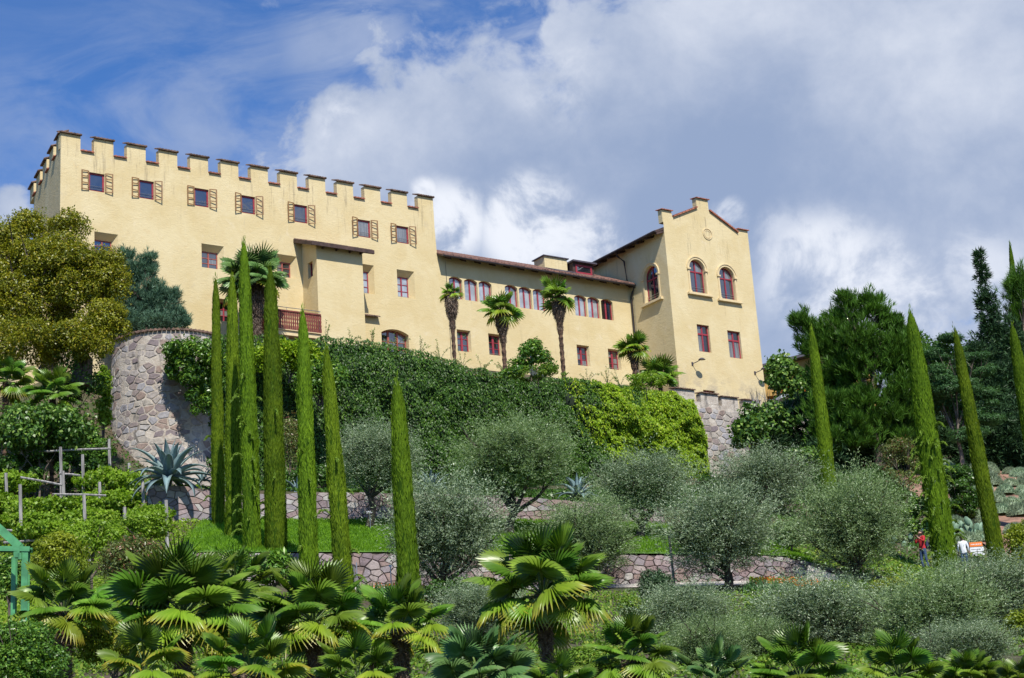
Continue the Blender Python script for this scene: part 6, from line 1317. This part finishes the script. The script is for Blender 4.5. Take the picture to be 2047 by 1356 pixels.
# people on the path
M_SKIN = solid('skin', (.42, .24, .16), .6, .08); M_RED = solid('red_jacket', (.45, .015, .02), .8, .15); M_JEANS = solid('blue_jeans', (.04, .075, .15), .85, .15); M_HAIR = solid('dark_hair', (.025, .017, .012), .6, .2); M_SHIRT = solid('white_shirt', (.72, .72, .74), .8, .05); M_PACK = solid('navy_backpack', (.02, .025, .06), .7, .1)
def person(label, base, h, top_m, leg_m, face, arm, pack=False):
    root = thing('person', label, 'person', base, face); s = h / 1.72
    J = {'pel': (0, 0, .95), 'bel': (0, 0, 1.12), 'che': (0, .0, 1.32), 'nk': (0, -.01, 1.49), 'hd': (0, -.03, 1.60), 'ht': (0, -.02, 1.69), 'sl': (-.17, 0, 1.42), 'sr': (.17, 0, 1.42), 'hl': (-.09, 0, .9), 'hr': (.09, 0, .9), 'kl': (-.10, -.04, .50), 'kr': (.11, .03, .50), 'al': (-.10, .02, .09), 'ar': (.12, .10, .09), 'tl': (-.11, -.13, .04), 'tr': (.13, -.04, .04)}
    J.update(arm)
    E = [('pel', 'bel'), ('bel', 'che'), ('che', 'nk'), ('nk', 'hd'), ('hd', 'ht'), ('che', 'sl'), ('che', 'sr'), ('sl', 'el'), ('el', 'wl'), ('wl', 'fl'), ('sr', 'er'), ('er', 'wr'), ('wr', 'fr'), ('pel', 'hl'), ('pel', 'hr'), ('hl', 'kl'), ('hr', 'kr'), ('kl', 'al'), ('kr', 'ar'), ('al', 'tl'), ('ar', 'tr')]
    Rr = dict(pel=.135, bel=.125, che=.15, nk=.058, hd=.092, ht=.075, sl=.075, sr=.075, el=.045, er=.045, wl=.032, wr=.032, fl=.028, fr=.028, hl=.095, hr=.095, kl=.062, kr=.062, al=.042, ar=.042, tl=.035, tr=.035)
    ks = list(J); me = bpy.data.meshes.new('body'); me.from_pydata([tuple(np.array(J[k]) * s) for k in ks], [(ks.index(a), ks.index(b)) for a, b in E], []); o = link('body', me, root)
    sk = o.modifiers.new('skin', 'SKIN'); 
    for i, k in enumerate(ks): me.skin_vertices[0].data[i].radius = (Rr[k] * s, Rr[k] * s * (.8 if k in ('pel', 'bel', 'che') else 1)); me.skin_vertices[0].data[i].use_root = (k == 'pel')
    sk.use_smooth_shade = True; su = o.modifiers.new('sub', 'SUBSURF'); su.levels = su.render_levels = 1
    dg = bpy.context.evaluated_depsgraph_get(); ev = o.evaluated_get(dg); m2 = bpy.data.meshes.new_from_object(ev); o.modifiers.clear(); o.data = m2; m2.materials.clear()
    for mt in (M_SKIN, top_m, leg_m, M_DARK): m2.materials.append(mt)
    wl, wr = np.array(J['wl']) * s, np.array(J['wr']) * s
    for p in m2.polygons:
        c = np.array(p.center); p.use_smooth = True
        p.material_index = 0 if c[2] > 1.47 * s or np.linalg.norm(c - wl) < .09 * s or np.linalg.norm(c - wr) < .09 * s else (1 if c[2] > .93 * s else (2 if c[2] > .10 * s else 3))
    g = np.random.default_rng(3); hv = []; n1_, n2_ = 12, 7
    for j in range(n2_):
        for i in range(n1_): a = 2 * math.pi * i / n1_; t = math.pi * (.02 + .62 * j / n2_); hv.append((.108 * math.cos(a) * math.sin(t) * s, (.02 + .118 * math.sin(a) * math.sin(t) + .03 * (j > 3)) * s, (1.64 + .125 * math.cos(t)) * s))
    Fh = [(j * n1_ + i, j * n1_ + (i + 1) % n1_, (j + 1) * n1_ + (i + 1) % n1_, (j + 1) * n1_ + i) for j in range(n2_ - 1) for i in range(n1_)]; link('hair', np_mesh('hair', hv, Fh, M_HAIR, True), root)
    fc = MB(); fc.hexa([(-.012 * s, -.125 * s, 1.60 * s), (.012 * s, -.125 * s, 1.60 * s), (.012 * s, -.1 * s, 1.60 * s), (-.012 * s, -.1 * s, 1.60 * s), (-.006 * s, -.115 * s, 1.645 * s), (.006 * s, -.115 * s, 1.645 * s), (.006 * s, -.1 * s, 1.645 * s), (-.006 * s, -.1 * s, 1.645 * s)]); fc.build('nose', M_SKIN, root)
    fe = MB()
    for x in (-.035, .035): fe.box((x - .012) * s, -.118 * s, 1.638 * s, (x + .012) * s, -.108 * s, 1.652 * s)
    fe.box(-.025 * s, -.116 * s, 1.567 * s, .025 * s, -.106 * s, 1.575 * s); fe.build('eyes_and_mouth', M_HAIR, root)
    if pack: mb = MB(); mb.hexa([(-.14 * s, .12 * s, 1.02 * s), (.14 * s, .12 * s, 1.02 * s), (.13 * s, .27 * s, 1.05 * s), (-.13 * s, .27 * s, 1.05 * s), (-.12 * s, .12 * s, 1.44 * s), (.12 * s, .12 * s, 1.44 * s), (.09 * s, .22 * s, 1.42 * s), (-.09 * s, .22 * s, 1.42 * s)]); mb.build('backpack', M_PACK, root)
    for sd, w_, f_ in ((-1, 'wl', 'fl'), (1, 'wr', 'fr')):
        w0, f0 = Vector(J[w_]) * s, Vector(J[f_]) * s; ax = (f0 - w0).normalized(); ac = ax.cross(Vector((0, 1, .3))).normalized()
        hb = MB()
        for q in range(4): L_ = (.062, .072, .068, .052)[q] * s; st_ = f0 + ac * (q - 1.5) * .019 * s; hb.tube([st_, st_ + ax * L_ * .55, st_ + ax * L_ + Vector((0, -.015, -.01)) * s], [.0095 * s, .009 * s, .007 * s], 6)
        hb.tube([w0.lerp(f0, .3), w0.lerp(f0, .6) - ac * .045 * s, f0 - ac * .05 * s], [.011 * s, .010 * s, .008 * s], 6); hb.build('fingers', M_SKIN, root)
b = on_ground(1850, 70.5); zt_ = P(1849, 1103, 70.5)[2]
b[2] = max(b[2], zt_ - 1.74)
person('person in a red jacket and jeans with a backpack, holding something up to the face', b, zt_ - b[2] if 1.4 < zt_ - b[2] < 1.9 else 1.68, M_RED, M_JEANS, rad(-60), dict(el=(-.27, -.10, 1.22), wl=(-.13, -.27, 1.40), fl=(-.09, -.30, 1.46), er=(.26, -.12, 1.22), wr=(.12, -.28, 1.40), fr=(.08, -.31, 1.46)), True)
b = on_ground(1932, 70.8)
person('person in a white shirt with dark hair reading the boards', b, min(max(P(1932, 1112, 70.8)[2] - b[2], 1.5), 1.75), M_SHIRT, M_JEANS, rad(160), dict(el=(-.24, .02, 1.16), wl=(-.24, -.06, .93), fl=(-.24, -.08, .85), er=(.24, .02, 1.16), wr=(.25, -.06, .93), fr=(.25, -.08, .85)))
# ochre outbuilding behind the fig tree, with loggia, awning and parasol
Yb = 128; p0 = P(1512, 735, Yb); ob = thing('ochre_building', 'ochre outbuilding with a sloping roof edge behind the fig and stone pine', 'building', (p0[0], Yb, p0[2] - 9), rad(-12)); H = 9.0
mb = MB(); wall_panel(mb, Matrix.Identity(4), 0, 9, 0, H - 1.4, [dict(x0=.6, x1=4.5, z0=3.6, z1=6.6, depth=1.2), dict(x0=5.2, x1=8.6, z0=3.6, z1=6.6, depth=1.2)]); mb.poly([(0, 0, H - 1.4), (9, 0, H - 1.4), (9, 0, H + .9), (0, 0, H - .3)]); mb.box(0, 5, 0, 9, 6, H - 1.5)
mb.build('wall', solid('orange_ochre_plaster', (.50, .30, .09), .9, .12, 2), ob)
mb = MB(); mb.hexa([(-.8, -.9, H - .42), (9.5, -.9, H + 1.0), (9.5, 6, H + 1.0), (-.8, 6, H - .42), (-.8, -.9, H - .2), (9.5, -.9, H + 1.22), (9.5, 6, H + 1.22), (-.8, 6, H - .2)]); mb.build('roof', M_LEAD, ob)
mb = MB(); mb.box(.62, 1.19, 3.62, 4.48, 1.25, 6.58); mb.box(5.22, 1.19, 3.62, 8.58, 1.25, 6.58); mb.build('loggia_shade_panel', M_DARK, ob)  # near-black sheet: the shade inside the openings is put into its colour
mb = MB()
for x in np.arange(.7, 8.6, .45): mb.tube([(x, -.1, 3.6), (x, -.1, 4.5)], .03, 5)
mb.tube([(.6, -.1, 4.5), (8.6, -.1, 4.5)], .04, 5); mb.build('railing', M_STEEL, ob)
def parasol(label, px, py, Y, mt, Rr_, h):
    c = P(px, py, Y); root = thing('parasol', label, 'parasol', (c[0], c[1], c[2] - h), 0, 'parasols of the garden cafe'); mb = MB(); mb.tube([(0, 0, 0), (0, 0, h)], .03, 6); mb.build('pole', M_STEEL, root); mb = MB(); N_ = 8; R = [(Rr_ * math.cos(2 * math.pi * i / N_), Rr_ * math.sin(2 * math.pi * i / N_)) for i in range(N_)]
    for i in range(N_):
        a, b = R[i], R[(i + 1) % N_]; mb.poly([(0, 0, h), (a[0], a[1], h - .45), (b[0], b[1], h - .45)]); mb.poly([(a[0], a[1], h - .45), (a[0], a[1], h - .62), (b[0], b[1], h - .62), (b[0], b[1], h - .45)])
    mb.build('canopy', mt, root)
parasol('orange parasol glimpsed between the fig tree twigs', 1583, 768, 118, M_ORANGE, .9, 2.4); parasol('white parasol below the orange one by the fig tree', 1578, 782, 114, M_WHITE, 1.0, 2.4); parasol('white parasol against the ochre outbuilding wall', 1551, 760, 122, M_WHITE, .6, 2.4)
tb = thing('blue_tent', 'blue tent roof glimpsed through the trees left of the dark conifer', 'tent', P(1978, 830, 112)); mb = MB(); mb.hexa([(-.9, -.8, .0), (.9, -.8, .0), (.9, .8, 0), (-.9, .8, 0), (-.12, -.1, 1.9), (.12, -.1, 1.9), (.12, .1, 1.9), (-.12, .1, 1.9)]); mb.build('canopy', solid('blue_canvas', (.06, .19, .42), .8, .08), tb)
mb = MB()
for x, y in ((-.85, -.75), (.85, -.75), (.85, .75), (-.85, .75)): mb.tube([(x, y, -2.2), (x, y, 0)], .03, 5)
mb.build('pole', M_STEEL, tb)
